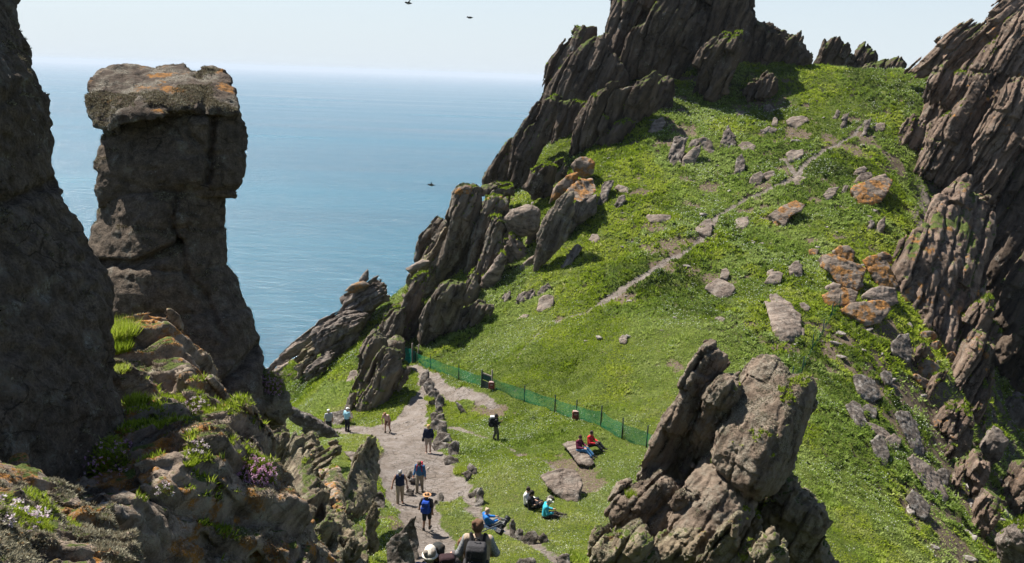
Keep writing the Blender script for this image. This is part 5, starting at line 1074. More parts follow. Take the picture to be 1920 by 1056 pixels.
# ------------------------------------------------------------------ people: one continuous skin surface each, clothing and hair as children
def cloth_mat(name, col, rough=.85):
    t = NT(name); n = t.noise(t.pos(), 60, 4, .6); c = t.mix(t.rng(n, .35, .65), col, tuple(x * .72 for x in col)); t.principled(c, rough, t.bump(t.noise(t.pos(), 25, 4), .5, .02), .2); return t.m
_mats = {}
def cm(name, col, rough=.85):
    if name not in _mats: _mats[name] = cloth_mat(name, col, rough)
    return _mats[name]
EYE = cm('eye_dark', (.015, .012, .010), .3); LIP = cm('lips', (.30, .10, .085))
class Sdf:
    """union of tapered capsules, ellipsoids and boxes, each evaluated only in its own neighbourhood"""
    def __init__(s, k=.02): s.p = []; s.k = k; s.cut = []
    def cap(s, a, b, ra, rb=None): s.p.append(('c', np.array(a, float), np.array(b, float), ra, ra if rb is None else rb)); return s
    def ell(s, c, r): s.p.append(('e', np.array(c, float), np.array(r, float))); return s
    def box(s, c, h, rd=.02, rot=None): s.p.append(('b', np.array(c, float), np.array(h, float), rd, np.eye(3) if rot is None else np.array(rot, float))); return s
    def sub(s, c, r): s.cut.append((np.array(c, float), np.array(r, float))); return s
    def mesh(s, vox):
        vox = min(vox, max(.004, .95 * min([min(q[3], q[4]) if q[0] == 'c' else q[2].min() for q in s.p])))
        bb = []
        for q in s.p:
            if q[0] == 'c': r = max(q[3], q[4]); bb.append((np.minimum(q[1], q[2]) - r, np.maximum(q[1], q[2]) + r))
            elif q[0] == 'e': bb.append((q[1] - q[2], q[1] + q[2]))
            else: e = np.abs(q[4]) @ q[2]; bb.append((q[1] - e - q[3], q[1] + e + q[3]))
        lo = np.min([b[0] for b in bb], 0) - 3 * vox; hi = np.max([b[1] for b in bb], 0) + 3 * vox
        n = np.ceil((hi - lo) / vox).astype(int) + 1; F = np.full(n, .2, np.float32); ax = [lo[i] + vox * np.arange(n[i]) for i in range(3)]; k = s.k; m = k + 2 * vox
        for q, (a, b) in zip(s.p, bb):
            i0 = np.clip(((a - m - lo) / vox).astype(int), 0, n - 1); i1 = np.clip(((b + m - lo) / vox).astype(int) + 2, 1, n)
            X = np.stack(np.meshgrid(*[ax[i][i0[i]:i1[i]] for i in range(3)], indexing='ij'), -1)
            if q[0] == 'c':
                ba = q[2] - q[1]; t = np.clip(((X - q[1]) @ ba) / (ba @ ba + 1e-9), 0, 1); d = np.linalg.norm(X - q[1] - t[..., None] * ba, axis=-1) - (q[3] + (q[4] - q[3]) * t)
            elif q[0] == 'e':
                g = (X - q[1]) / q[2]; l = np.linalg.norm(g, axis=-1); d = l * (l - 1) / (np.linalg.norm(g / q[2], axis=-1) + 1e-6)
            else:
                g = np.abs((X - q[1]) @ q[4]) - q[2] + q[3]; d = np.linalg.norm(np.maximum(g, 0), axis=-1) + np.minimum(g.max(-1), 0) - q[3]
            sl = tuple(slice(i0[i], i1[i]) for i in range(3)); f = F[sl]; h = np.clip(.5 + .5 * (f - d) / k, 0, 1); F[sl] = f + (d - f) * h - k * h * (1 - h)
        if s.cut:
            X = np.stack(np.meshgrid(*ax, indexing='ij'), -1)
            for c, r in s.cut:
                g = (X - c) / r; l = np.linalg.norm(g, axis=-1); d = l * (l - 1) / (np.linalg.norm(g / r, axis=-1) + 1e-6); F = np.maximum(F, -d)
        return surface_nets(F, lo, vox)
def lerp(a, b, t): return np.array(a, float) * (1 - t) + np.array(b, float) * t
STAND = dict(hip=(0, 0, .93), chest=(0, 0, 1.32), neck=(0, 0, 1.47), head=(0, .02, 1.61), elR=(.26, -.02, 1.14), haR=(.27, .07, .88), elL=(-.26, -.02, 1.14), haL=(-.27, .07, .88),
             knR=(.11, .03, .50), anR=(.11, 0, .08), knL=(-.11, .03, .50), anL=(-.11, 0, .08))
def walk(st=.22, **k): d = dict(STAND, knR=(.10, .20 * st / .22, .52), anR=(.10, st, .09), knL=(-.10, -.02, .50), anL=(-.10, -st, .11), elR=(.26, -.10, 1.15), haR=(.26, -.06, .90), elL=(-.26, .04, 1.15), haL=(-.25, .20, .93)); d.update(k); return d
SIT = dict(hip=(0, 0, .12), chest=(0, -.04, .50), neck=(0, -.02, .66), head=(0, .04, .80), elR=(.27, .10, .34), haR=(.16, .36, .34), elL=(-.27, .10, .34), haL=(-.16, .36, .34), knR=(.14, .44, .36), anR=(.13, .74, .08), knL=(-.14, .44, .36), anL=(-.13, .74, .08))
def sit(**k): d = dict(SIT); d.update(k); return d
def person(loc, yaw, pose, label, skin=(.42, .25, .17), hair=None, shirt=None, sleeve=.5, legs=None, legcut=1.0, shoes=(.03, .025, .02), hat=None, vox=.014, group=None, scale=1.0, hairlen=0, vest=None):
    """yaw: heading the person faces, 0 = away from the camera (+Y), counter-clockwise"""
    p = {k: np.array(v, float) for k, v in pose.items()}
    up = nrm(p['chest'] - p['hip']); sh = {}; side = np.array([1., 0, 0]); fw = nrm(np.cross(up, side))
    hu = nrm(p['head'] - p['neck']); hf = nrm(np.cross(hu, side)) if abs(hu[0]) < .9 else fw
    hf = nrm(p.get('look', hf)); c = p['head']
    hs = nrm(np.cross(hf, hu))
    for s, q in ((1, 'R'), (-1, 'L')): sh[q] = p['chest'] + up * .10 + side * .185 * s
    B = Sdf(.022)
    for s in (1, -1): B.cap(p['hip'] + side * .075 * s, p['chest'] + side * .085 * s, .098, .108)
    B.cap(p['hip'], p['chest'], .10, .10); B.cap(sh['L'], sh['R'], .058); B.cap(p['chest'] + up * .1, p['neck'], .075, .056).cap(p['neck'], c - hu * .04, .054)
    B.ell(c, (.080, .098, .112)).cap(c + hf * .03 - hu * .05, c + hf * .062 - hu * .088, .055, .036).cap(c + hf * .088 + hu * .005, c + hf * .108 - hu * .025, .012, .017)
    for s in (1, -1): B.ell(c + hs * .083 * s - hu * .01, (.014, .022, .032))
    for s, q in ((1, 'R'), (-1, 'L')):
        e, h = p['el' + q], p['ha' + q]; B.cap(sh[q], e, .050, .040).cap(e, h, .041, .027)
        d = nrm(h - e); ax = nrm(np.cross(d, [0, 1., .3])); pm = h + d * .05; B.cap(h, pm, .027, .032); B.cap(h + ax * .012, pm + ax * .018, .022)
        pn = nrm(np.cross(ax, d))
        for i, ln in enumerate((.062, .074, .069, .052)):
            o = pm + d * .022 + ax * (-.030 + .020 * i); m = o + d * ln * .55 + pn * .008; B.cap(o, m, .0115, .0105).cap(m, m + d * ln * .38 + pn * .024, .0105, .009)
        B.cap(h + d * .02 - ax * .026, h + d * .055 - ax * .055 + pn * .012, .014, .0105).cap(h + d * .055 - ax * .055 + pn * .012, h + d * .085 - ax * .058 + pn * .024, .0105, .009)
        hp = p['hip'] + side * .095 * s; kn, an = p['kn' + q], p['an' + q]
        B.cap(hp, kn, .092, .060).cap(kn, an, .058, .040)
        tv = p.get('toe' + q); tv = np.array([.03 * s, .17, -.045]) if tv is None else tv
        B.cap(an - [0, .04, .035], an + tv, .036, .030)
    V, Q = B.mesh(vox)
    me = mesh_from('person', V, Q); me.materials.append(cm('skin_%.2f' % skin[0], skin, .6)); me.materials.append(EYE); me.materials.append(LIP)
    cen = V[Q].mean(1); mi = np.zeros(len(Q), np.int32)
    for s in (1, -1): mi[np.linalg.norm(cen - (c + hf * .088 + hs * .033 * s + hu * .012), axis=1) < .017] = 1
    lp = cen - (c + hf * .092 - hu * .055); mi[(np.abs(lp @ hs) < .026) & (np.abs(lp @ hu) < .009) & (np.abs(lp @ hf) < .03)] = 2
    me.polygons.foreach_set('material_index', mi)
    o = link('person', me); o.location = Vector(loc); o.rotation_euler = (0, 0, yaw); o.scale = (scale,) * 3; tag(o, label, 'person', group)
    def child(nm, S, mat, v=None):
        V, Q = S.mesh(v or vox); return link(nm, mesh_from(nm, V, Q), mat, o)
    g = .017
    if shirt:
        S = Sdf(.03)
        for s in (1, -1): S.cap(p['hip'] + up * .02 + side * .08 * s, p['chest'] + side * .09 * s, .103 + g, .108 + g)
        S.cap(p['hip'] + up * .04, p['chest'], .11 + g, .10 + g).cap(sh['L'] * .98 + p['chest'] * .02, sh['R'] * .98 + p['chest'] * .02, .058 + g).cap(p['chest'] + up * .08, p['neck'] - up * .04, .075 + g, .06 + g)
        for q in 'RL':
            e, h = p['el' + q], p['ha' + q]
            if sleeve > 0: S.cap(sh[q], lerp(sh[q], e, min(sleeve * 1.7, 1)), .052 + g, .045 + g)
            if sleeve > .6: S.cap(e, lerp(e, h, .9), .044 + g, .033 + g)
        if sleeve <= 0: 
            for q, s in (('R', 1), ('L', -1)): S.sub(sh[q] + side * .07 * s, (.07, .12, .11))
        child('shirt', S, cm('cloth_%.3f_%.3f_%.3f' % shirt, shirt))
    if legs:
        S = Sdf(.03); S.cap(p['hip'] + side * .08, p['hip'] - side * .08, .108 + g)
        for s, q in ((1, 'R'), (-1, 'L')):
            hp = p['hip'] + side * .095 * s; kn, an = p['kn' + q], p['an' + q]; S.cap(hp, lerp(hp, kn, min(1, legcut * 2)), .095 + g, .07 + g)
            if legcut > .5: S.cap(kn, lerp(kn, an, (legcut - .5) * 2 * .96), .064 + g, .052 + g)
        child('trousers' if legcut > .6 else 'shorts', S, cm('cloth_%.3f_%.3f_%.3f' % legs, legs))
    for s, q in ((1, 'R'), (-1, 'L')):
        tv = p.get('toe' + q); tv = np.array([.03 * s, .17, -.045]) if tv is None else tv
        an = p['an' + q]; child('shoe', Sdf(.02).cap(an - [0, .045, .032], an + tv * 1.04, .046, .042).cap(an - [0, .02, .02], an + [0, 0, .05], .05, .052), cm('shoe_%.2f' % shoes[0], shoes))
    if hair:
        S = Sdf(.02); S.ell(c + hu * .022 - hf * .022, (.094, .106, .112))
        for i in range(14):
            a = i * 2.4; S.ell(c + hu * (.05 + .05 * math.cos(i * 1.7)) - hf * (.03 + .05 * math.sin(i * 2.9)) + hs * .06 * math.sin(a), (.042, .042, .042))
        if hairlen: S.cap(c - hf * .05 - hu * .02, c - hf * .065 - hu * hairlen, .075, .055)
        S.sub(c + hf * .105 - hu * .055, (.085, .085, .115)); child('hair', S, cm('hair_%.2f_%.2f' % hair[:2], hair))
    if hat:
        col, kind = hat; S = Sdf(.012)
        S.ell(c + hu * .065 - hf * .008, (.096, .112, .085))
        if kind == 'brim': S.ell(c + hu * .060, (.170, .185, .020))
        elif kind == 'bucket': S.cap(c + hu * .09, c + hu * .05, .090, .104); S.ell(c + hu * .030, (.128, .142, .040))
        elif kind == 'straw': S.ell(c + hu * .045, (.185, .195, .026))
        else: S.ell(c + hu * .060 + hf * .105, (.070, .085, .014))
        S.sub(c - hu * .075, (.12, .135, .085)); child('hat', S, cm('hat_%.2f_%.2f' % col[:2], col))
    if vest:
        S = Sdf(.02); S.cap(p['chest'] + up * .11 + fw * .055, p['chest'] - up * .02 + fw * .10, .035, .012); child('undershirt', S, cm('cloth_white', vest))
    return o
def local(o, v): return o.matrix_basis @ Vector(v)
def _mw(o):
    s = o.scale[0]; return Matrix.Translation(o.location) @ Matrix.Rotation(o.rotation_euler[2], 4, 'Z') @ Matrix.Scale(s, 4)
def backpack(o, col, label, c=(0, -.24, 1.22), h=(.16, .11, .26), lean=0.0, detail=True, straps=None, top=None, vox=.014):
    """a pack on a person's back; the person's own axes place it, but it stays a thing of its own"""
    ca, sa = math.cos(lean), math.sin(lean); R = [[1, 0, 0], [0, ca, sa], [0, -sa, ca]]; c = np.array(c, float); R = np.array(R).T
    S = Sdf(.02).box(c, h, .06, R).box(c + R @ np.array([0, .02, h[2] * .92]), (h[0] * .92, h[1] * .8, .05), .04, R)
    V, Q = S.mesh(vox); b = link('backpack', mesh_from('backpack', V, Q), cm('pack_%.3f_%.3f_%.3f' % col, col)); b.matrix_world = _mw(o); tag(b, label, 'backpack')
    def ch(nm, S, m): V, Q = S.mesh(vox); return link(nm, mesh_from(nm, V, Q), m, b)
    dk = tuple(x * .55 for x in col)
    if detail:
        ch('front_pocket', Sdf(.02).box(c + R @ np.array([0, -h[1] - .01, -h[2] * .28]), (h[0] * .74, .045, h[2] * .50), .035, R), cm('pack_%.3f_p' % col[0], tuple(x * .8 for x in col)))
        for s in (1, -1): ch('side_pocket', Sdf(.02).box(c + R @ np.array([s * (h[0] + .01), 0, -h[2] * .45]), (.035, h[1] * .7, h[2] * .4), .03, R), cm('pack_%.3f_p' % col[0], tuple(x * .8 for x in col)))
        ch('handle', Sdf(.01).cap(c + R @ np.array([-.045, .06, h[2] + .05]), c + R @ np.array([-.03, .05, h[2] + .10]), .010).cap(c + R @ np.array([-.03, .05, h[2] + .10]), c + R @ np.array([.03, .05, h[2] + .10]), .010).cap(c + R @ np.array([.03, .05, h[2] + .10]), c + R @ np.array([.045, .06, h[2] + .05]), .010), cm('strap_black', (.015, .015, .016)))
        for s in (1, -1): ch('compression_strap', Sdf(.006).cap(c + R @ np.array([s * h[0] * .55, -h[1] - .06, h[2] * .1]), c + R @ np.array([s * h[0] * .35, -h[1] - .02, h[2] * .9]), .009), cm('strap_black', (.015, .015, .016)))
        ch('zip', Sdf(.006).cap(c + R @ np.array([-h[0] * .8, -h[1] - .006, h[2] * .42]), c + R @ np.array([h[0] * .8, -h[1] - .006, h[2] * .42]), .007), cm('strap_black', (.015, .015, .016)))
    for s in (1, -1):
        pts = straps or [(.10, -.15, 1.40), (.115, -.03, 1.525), (.12, .10, 1.44), (.13, .135, 1.25), (.17, .0, 1.06)]
        S = Sdf(.01)
        for a, d in zip(pts[:-1], pts[1:]): S.cap((a[0] * s, a[1], a[2]), (d[0] * s, d[1], d[2]), .026)
        ch('strap', S, cm('strap_%.3f' % dk[0], dk))
    if top: ch('lid', Sdf(.02).box(c + R @ np.array([0, .02, h[2] + .07]), (h[0] * .8, h[1] * .9, .06), .05, R), cm('pack_lid_%.2f' % top[0], top))
    return b
def at_feet(px, py, dz=0.0):
    q, d = G(px, py); x, y = q[0, 0], q[0, 1]; return (x, y, float(Hh(x, y)) + dz)
def at_head(px, py, hh):
    """a hiker of the group at the bottom edge, standing on the ground there"""
    d = [n[2] for n in NEARBY if n[0] == px][0]; q = P(px, py, d); return (q[0], q[1], float(Hh(q[0], q[1])))
D = math.pi
TAN, KHA = (.34, .27, .19), (.26, .215, .15)
# walkers on the path
person(at_feet(651, 806), -.5, dict(STAND, head=(0, .05, 1.60)), 'person in a pale blue shirt and white hat at the left end of the path', shirt=(.33, .58, .66), sleeve=.5, legs=(.02, .022, .03), hat=((.75, .75, .72), 'cap'), vox=.02)
q = at_feet(617, 812); person(q, .4, STAND, 'person whose pale head shows above the brown boulder at the far left of the path', shirt=(.35, .35, .36), legs=(.03, .03, .04), hat=((.72, .70, .66), 'cap'), vox=.02)
person(at_feet(727, 808), D - .3, walk(.16, chest=(0, .20, 1.26), neck=(0, .30, 1.38), head=(0, .40, 1.46), elR=(.26, .30, 1.05), haR=(.2, .36, .82), elL=(-.26, .30, 1.05), haL=(-.2, .36, .82)), 'person bending forward in a pink top and brown shorts at the path bend', skin=(.40, .23, .15), shirt=(.52, .36, .32), sleeve=0, legs=(.16, .085, .06), legcut=.36, hair=(.28, .15, .07), vox=.018)
w = person(at_feet(803, 847), D + .1, dict(STAND, elL=(-.27, .02, 1.12), haL=(-.24, .16, .98)), 'fair-haired woman in a navy top and beige shorts walking up by the kerb stones', skin=(.45, .28, .2), hair=(.46, .30, .13), hairlen=.14, shirt=(.012, .016, .04), sleeve=.95, legs=(.36, .29, .23), legcut=.40, shoes=(.25, .16, .12), vox=.016)
V, Q = Sdf(.02).box((.30, .02, .86), (.07, .11, .10), .04).mesh(.014); bg = link('shoulder_bag', mesh_from('shoulder_bag', V, Q), cm('bag_black', (.02, .018, .018))); bg.matrix_world = _mw(w); tag(bg, 'black shoulder bag hanging at the hip of the navy-topped woman', 'bag')
V, Q = Sdf(.01).cap((.27, .02, .95), (.12, .10, 1.25), .012).cap((.12, .10, 1.25), (-.10, .06, 1.48), .012).cap((-.10, .06, 1.48), (-.06, -.10, 1.40), .012).cap((-.06, -.10, 1.40), (.27, -.02, .95), .012).mesh(.012); link('strap', mesh_from('strap', V, Q), cm('bag_black', (.02, .018, .018)), bg)
person(at_feet(750, 943), D + .15, walk(.12, elR=(.30, -.04, 1.16), haR=(.36, .06, .93), elL=(-.30, -.04, 1.16), haL=(-.33, .08, .92), head=(0, .07, 1.60)), 'grey-haired person in a navy sleeveless vest and beige trousers coming up the path', skin=(.34, .18, .12), hair=(.40, .38, .36), shirt=(.014, .022, .055), sleeve=0, legs=TAN, shoes=(.12, .05, .025), vest=(.75, .74, .7), vox=.014)
w = person(at_feet(787, 920), D - .15, walk(.14, head=(0, .10, 1.58), haR=(.30, .04, .90), haL=(-.28, .04, .90)), 'man in a blue t-shirt and khaki trousers looking down as he climbs the path', skin=(.36, .19, .13), hair=(.10, .07, .05), shirt=(.030, .105, .22), sleeve=.62, legs=KHA, vox=.014)
backpack(w, (.50, .045, .07), 'red backpack on the man in the blue t-shirt, just showing over his shoulder', c=(.03, -.22, 1.28), h=(.13, .09, .25), detail=False)
w = person(at_feet(800, 988), -.1, walk(.13, elL=(-.30, .02, 1.16), haL=(-.34, .12, .94), anL=(-.12, -.06, .09)), 'walker with a wide straw hat and dark shorts heading down the path', skin=(.33, .19, .13), hair=(.10, .06, .04), hairlen=.12, shirt=(.035, .030, .032), sleeve=.5, legs=(.020, .024, .026), legcut=.44, hat=((.42, .22, .10), 'straw'), vox=.012)
backpack(w, (.012, .055, .32), 'bright blue backpack worn by the walker in the straw hat', vox=.012)
w = person(at_feet(929, 827), -D / 2 + .1, walk(.14, elR=(.2, .12, 1.18), haR=(.12, .26, 1.28)), 'hiker in dark clothes walking right along the faint trail across the lawn', skin=(.30, .17, .12), hair=(.03, .025, .02), shirt=(.022, .022, .026), sleeve=.9, legs=(.105, .10, .07), vox=.014)
backpack(w, (.020, .020, .022), 'black backpack with a pale lid on the hiker crossing the lawn', h=(.17, .15, .27), top=(.55, .54, .50))
# people sitting on the lawn
sl = at_feet(1088, 852)
sx, sy, sz = sl
person((sx - .10, sy - .25, sz + .30), -2.2, sit(haR=(.2, .42, .36), knR=(.12, .48, .22), anR=(.12, .86, -.02), knL=(-.12, .46, .24), anL=(-.12, .84, -.02)), 'person in a dark maroon jacket and blue jeans sitting on the pale slab', shirt=(.11, .012, .035), sleeve=1, legs=(.055, .16, .30), hair=(.06, .03, .02), vox=.014)
person((sx + .55, sy + .35, sz + .30), -2.1, sit(knR=(.14, .44, .30), knL=(-.14, .44, .30)), 'person in a bright red jacket and dark trousers sitting on the pale slab', shirt=(.46, .025, .03), sleeve=1, legs=(.015, .017, .022), hair=(.06, .045, .035), vox=.014)
person(at_feet(988, 949), -1.9, sit(), 'person in a white top sitting behind the person in black on the lawn', shirt=(.72, .70, .66), sleeve=.9, legs=(.03, .03, .035), hair=(.04, .03, .02), vox=.014)
person(at_feet(995, 957), -1.7, sit(haR=(.08, .40, .40)), 'person in black with dark hair sitting between the white top and the teal jacket', shirt=(.014, .014, .016), sleeve=.5, legs=(.012, .012, .014), hair=(.02, .015, .012), hairlen=.1, vox=.014)
person(at_feet(1021, 972), -1.55, sit(chest=(0, .03, .50), neck=(0, .09, .64), head=(0, .16, .77), knR=(.12, .50, .14), anR=(.12, .95, .06), knL=(-.12, .48, .18), anL=(-.12, .92, .06)), 'person in a teal jacket and pale cap sitting on the lawn, legs stretched out', shirt=(.035, .33, .42), sleeve=1, legs=(.05, .04, .03), hair=(.3, .28, .25), hat=((.66, .66, .55), 'cap'), vox=.014)
b = at_feet(916, 980); person(b, -1.2, sit(chest=(0, -.12, .46), neck=(0, -.12, .62), head=(0, -.06, .76), knR=(.12, .46, .18), anR=(.12, .88, .06), knL=(-.12, .44, .26), anL=(-.12, .84, .06)), 'person in a bright blue fleece leaning back on the grass beside the lower trail', shirt=(.02, .14, .42), sleeve=1, legs=(.20, .20, .17), hair=(.40, .30, .22), vox=.014)
V, Q = Sdf(.06).cap((-.75, 0, .08), (.1, -.05, .10), .12, .15).cap((.1, -.05, .1), (.85, -.2, .08), .15, .12).mesh(.02); bd = link('bedroll', mesh_from('bedroll', V, Q), cm('bundle_navy', (.018, .035, .06))); bd.location = Vector(b) + Vector((.15, -.32, 0)); bd.rotation_euler = (0, 0, -.35); tag(bd, 'rolled dark blue groundsheet beside the person in the bright blue fleece', 'groundsheet')
link('strap', mesh_from('strap', *Sdf(.01).cap((-.3, -.02, .0), (-.3, -.02, .23), .02).cap((.4, -.1, .0), (.4, -.1, .25), .02).mesh(.012)), cm('strap_black', (.015, .015, .016)), bd)
# the group at the bottom of the view
LOC = at_head(897, 985, 1.62)
ph = person(LOC, -.06, dict(STAND, elR=(.30, .02, 1.17), haR=(.20, .20, 1.02), elL=(-.30, -.04, 1.16), haL=(-.27, .12, .95), head=(-.01, .03, 1.62)), 'brown-haired hiker in a beige shirt seen from behind at the bottom edge', skin=(.42, .23, .16), hair=(.125, .068, .040), shirt=(.36, .275, .20), sleeve=0.66, legs=(.10, .09, .07), vox=.0095)
for k in list(ph.children):
    if k.name.startswith('shirt'):
        # printed sleeves: a pale grey pattern on the sleeves only
        t = NT('patterned_sleeve'); n = t.noise(t.pos(), 30, 2, .5); v = t.ramp(n, [(.42, (.24, .24, .235)), (.5, (.07, .085, .10)), (.56, (.23, .225, .215))]); t.principled(v, .9)
        me = k.data; me.materials.append(t.m); co = np.empty(len(me.vertices) * 3); me.vertices.foreach_get('co', co); co = co.reshape(-1, 3)
        pc = np.array([co[list(pl.vertices)].mean(0) for pl in me.polygons]); me.polygons.foreach_set('material_index', (np.abs(pc[:, 0]) > .225).astype(np.int32))
backpack(ph, (.040, .038, .040), 'charcoal hiking backpack on the brown-haired hiker in front', vox=.0095, h=(.165, .12, .27), c=(0, -.25, 1.18))
def lathe_mesh(prof, n=24):
    V = []; F = []
    for z, r in prof:
        for k in range(n): a = 2 * math.pi * k / n; V.append((r * math.cos(a), r * math.sin(a), z))
    for i in range(len(prof) - 1):
        for k in range(n): F.append((i * n + k, i * n + (k + 1) % n, (i + 1) * n + (k + 1) % n, (i + 1) * n + k))
    m = len(prof) - 1
    for k in range(1, n - 1): pass
    V.append((0, 0, prof[0][0])); V.append((0, 0, prof[-1][0])); a = len(V) - 2; T = []
    for k in range(n): T.append((a, (k + 1) % n, k)); T.append((a + 1, m * n + k, m * n + (k + 1) % n))
    return np.array(V), [np.array(F), np.array(T)]
BLK = cm('camera_black', (.014, .014, .015), .4); GRY = cm('camera_grey', (.07, .07, .072), .35)
tl = np.array(LOC) + np.array([.36, .16, 1.50]); te = empty('telephoto_camera', tl, 'black camera with a long telephoto lens carried over the right shoulder of the front hiker', 'camera')
te.scale = (.70,) * 3; te.rotation_euler = (math.radians(-52), 0, math.radians(-40))
V, Q = Sdf(.01).box((0, 0, -.05), (.085, .065, .06), .02).box((0, .06, -.055), (.045, .03, .045), .015).box((.075, -.02, -.02), (.025, .05, .055), .02).mesh(.009); link('camera_body', mesh_from('camera_body', V, Q), BLK, te)
V, F = lathe_mesh([(0, .045), (.03, .052), (.10, .052), (.105, .058), (.17, .058), (.175, .054), (.24, .056), (.27, .066), (.28, .070), (.36, .070), (.362, .060), (.31, .055)]); ln = link('lens', mesh_from('lens', V, F), BLK, te)
for z in (.13, .255): V, F = lathe_mesh([(z - .012, .0), (z - .012, .062 if z < .2 else .066), (z + .012, .062 if z < .2 else .066), (z + .012, .0)]); link('lens_ring', mesh_from('lens_ring', V, F), GRY, ln)
V, Q = Sdf(.008).cap((0, -.07, .12), (0, -.12, .10), .016).cap((0, -.12, .10), (-.02, -.55, -.35), .016, .014).mesh(.009); link('monopod', mesh_from('monopod', V, Q), GRY, te)
q = at_head(868, 1022, 1.56); person(q, .15, dict(STAND, elL=(-.29, -.02, 1.18), haL=(-.24, .2, 1.10)), 'brown-haired woman in a grey strappy top beside the left arm of the front hiker', skin=(.52, .31, .23), hair=(.16, .085, .045), hairlen=.16, shirt=(.10, .085, .085), sleeve=0, legs=(.07, .07, .08), vox=.0095, scale=.97)
q = at_head(822, 1030, 1.62); w = person(q, .25, STAND, 'person in a black cap and black jacket at the bottom edge beside the bucket hat', shirt=(.018, .018, .02), sleeve=1, legs=(.03, .03, .03), hair=(.03, .025, .02), hat=((.028, .030, .028), 'cap'), vox=.0095)
backpack(w, (.018, .018, .018), 'black pack on the back of the person in the black cap', c=(.10, -.20, 1.34), h=(.15, .10, .20), vox=.0095, top=(.03, .014, .016))
q = at_head(806, 1046, 1.60); person(q, -.1, dict(STAND, elL=(-.33, .02, 1.22), haL=(-.30, .22, 1.05)), 'person in a cream bucket hat and navy jacket at the very bottom of the view', shirt=(.018, .038, .13), sleeve=1, legs=(.05, .05, .06), hair=(.2, .17, .14), hat=((.66, .60, .50), 'bucket'), vox=.0095)
# ------------------------------------------------------------------ fences, gate, notices
WOOD = cm('post_green', (.035, .05, .04)); GREYWOOD = cm('post_weathered', (.22, .19, .16)); REDB = cm('box_red', (.19, .050, .035)); LIDB = cm('box_pale', (.34, .24, .21))
def net_mat(name, col, cell, alpha):
    t = NT(name); uv = t.n('ShaderNodeAttribute', attribute_name='uvn', attribute_type='GEOMETRY').outputs['Vector']
    b = t.n('ShaderNodeTexBrick'); b.offset = 0; b.inputs['Scale'].default_value = 1; b.inputs['Mortar Size'].default_value = cell * alpha; b.inputs['Mortar Smooth'].default_value = .3; b.inputs['Brick Width'].default_value = cell; b.inputs['Row Height'].default_value = cell
    t.l(uv, b.inputs['Vector']); tr = t.n('ShaderNodeBsdfTransparent'); d = t.n('ShaderNodeBsdfDiffuse'); d.inputs[0].default_value = (*col, 1); mx = t.n('ShaderNodeMixShader')
    t.l(b.outputs['Fac'], mx.inputs[0]); t.l(tr.outputs[0], mx.inputs[1]); t.l(d.outputs[0], mx.inputs[2]); t.l(mx.outputs[0], t.out.inputs[0]); return t.m
NET = net_mat('green_netting', (.012, .17, .085), .05, .17)
NET2 = net_mat('teal_netting', (.010, .15, .115), .05, .30)
def post(parent, p, h, r, mat, name='post', lean=(0, 0)):
    p = np.array(p, float); V, F = lathe_mesh([(-.25, r), (h * .5, r), (h - .01, r * .96), (h, r * .7)], 8); V[:, 0] += V[:, 2] * lean[0]; V[:, 1] += V[:, 2] * lean[1]; return link(name, mesh_from(name, V + p, F), mat, parent)
def netting(parent, pts, heights, mat, sag=.06, sub=8, name='netting', low=.04):
    V = []; U = []; d0 = 0; rows = 7; cols = 0
    for (a, ha), (b, hb) in zip(list(zip(pts, heights))[:-1], list(zip(pts, heights))[1:]):
        L = math.dist(a[:2], b[:2])
        for k in range(sub + (1 if b is pts[-1] else 0)):
            t = k / sub; x, y = a[0] * (1 - t) + b[0] * t, a[1] * (1 - t) + b[1] * t; z0 = float(Hh(x, y)) + low; zt = (a[2] + ha) * (1 - t) + (b[2] + hb) * t - sag * 4 * t * (1 - t) * (1 + .4 * math.sin(5 * d0))
            for j in range(rows): s = j / (rows - 1); w = .04 * math.sin(7 * t + 3 * s + d0); V.append((x + w * .4, y + w, z0 + (zt - z0) * s)); U.append((d0 + L * t, (zt - z0) * s, 0))
            cols += 1
        d0 += L
    F = [(i * rows + j, (i + 1) * rows + j, (i + 1) * rows + j + 1, i * rows + j + 1) for i in range(cols - 1) for j in range(rows - 1)]
    me = mesh_from(name, np.array(V), np.array(F)); at = me.attributes.new('uvn', 'FLOAT_VECTOR', 'POINT'); at.data.foreach_set('vector', np.array(U, np.float32).ravel()); return link(name, me, mat, parent)
def gp(px, py):
    q, d = G(px, py); x, y = q[0, 0], q[0, 1]; return (x, y, float(Hh(x, y)))
fe = empty('fence', (0, 0, 0), 'green netting fence on slim posts running from the gate down behind the leaning tor', 'fence')
FP = [gp(*p) for p in [(779, 682), (807, 692), (860, 712), (903, 728), (922, 731), (983, 750), (1040, 771), (1080, 786), (1126, 802), (1166, 822), (1212, 838), (1255, 868)]]
FH = [.95, 1.15, 1.2, 1.35, 1.45, 1.15, 1.2, 1.3, 1.3, 1.3, 1.3, 1.3]
for i, (p, h) in enumerate(zip(FP, FH)):
    if i in (3, 4): post(fe, p, h, .055, WOOD if i == 3 else GREYWOOD)
    else: post(fe, p, h, .04, WOOD)
netting(fe, FP[:4], [.9, .95, .95, .9], NET); netting(fe, FP[4:], [.85, .9, .95, .9, .95, .95, .9, .9], NET)
ga = empty('gate', FP[3], 'small dark wooden gate with an open upper half set in the green fence', 'gate')
def bar(nm, a, b, w, t_, mat, par):
    V, Q = Sdf(.004).box((np.array(a) + np.array(b)) / 2, (np.linalg.norm(np.array(b) - np.array(a)) / 2, t_, w), .008).mesh(.015); return link(nm, mesh_from(nm, V, Q), mat, par)
dv = np.array(FP[4]) - np.array(FP[3]); gl = np.linalg.norm(dv[:2]); ga.rotation_euler = (0, 0, math.atan2(dv[1], dv[0]))
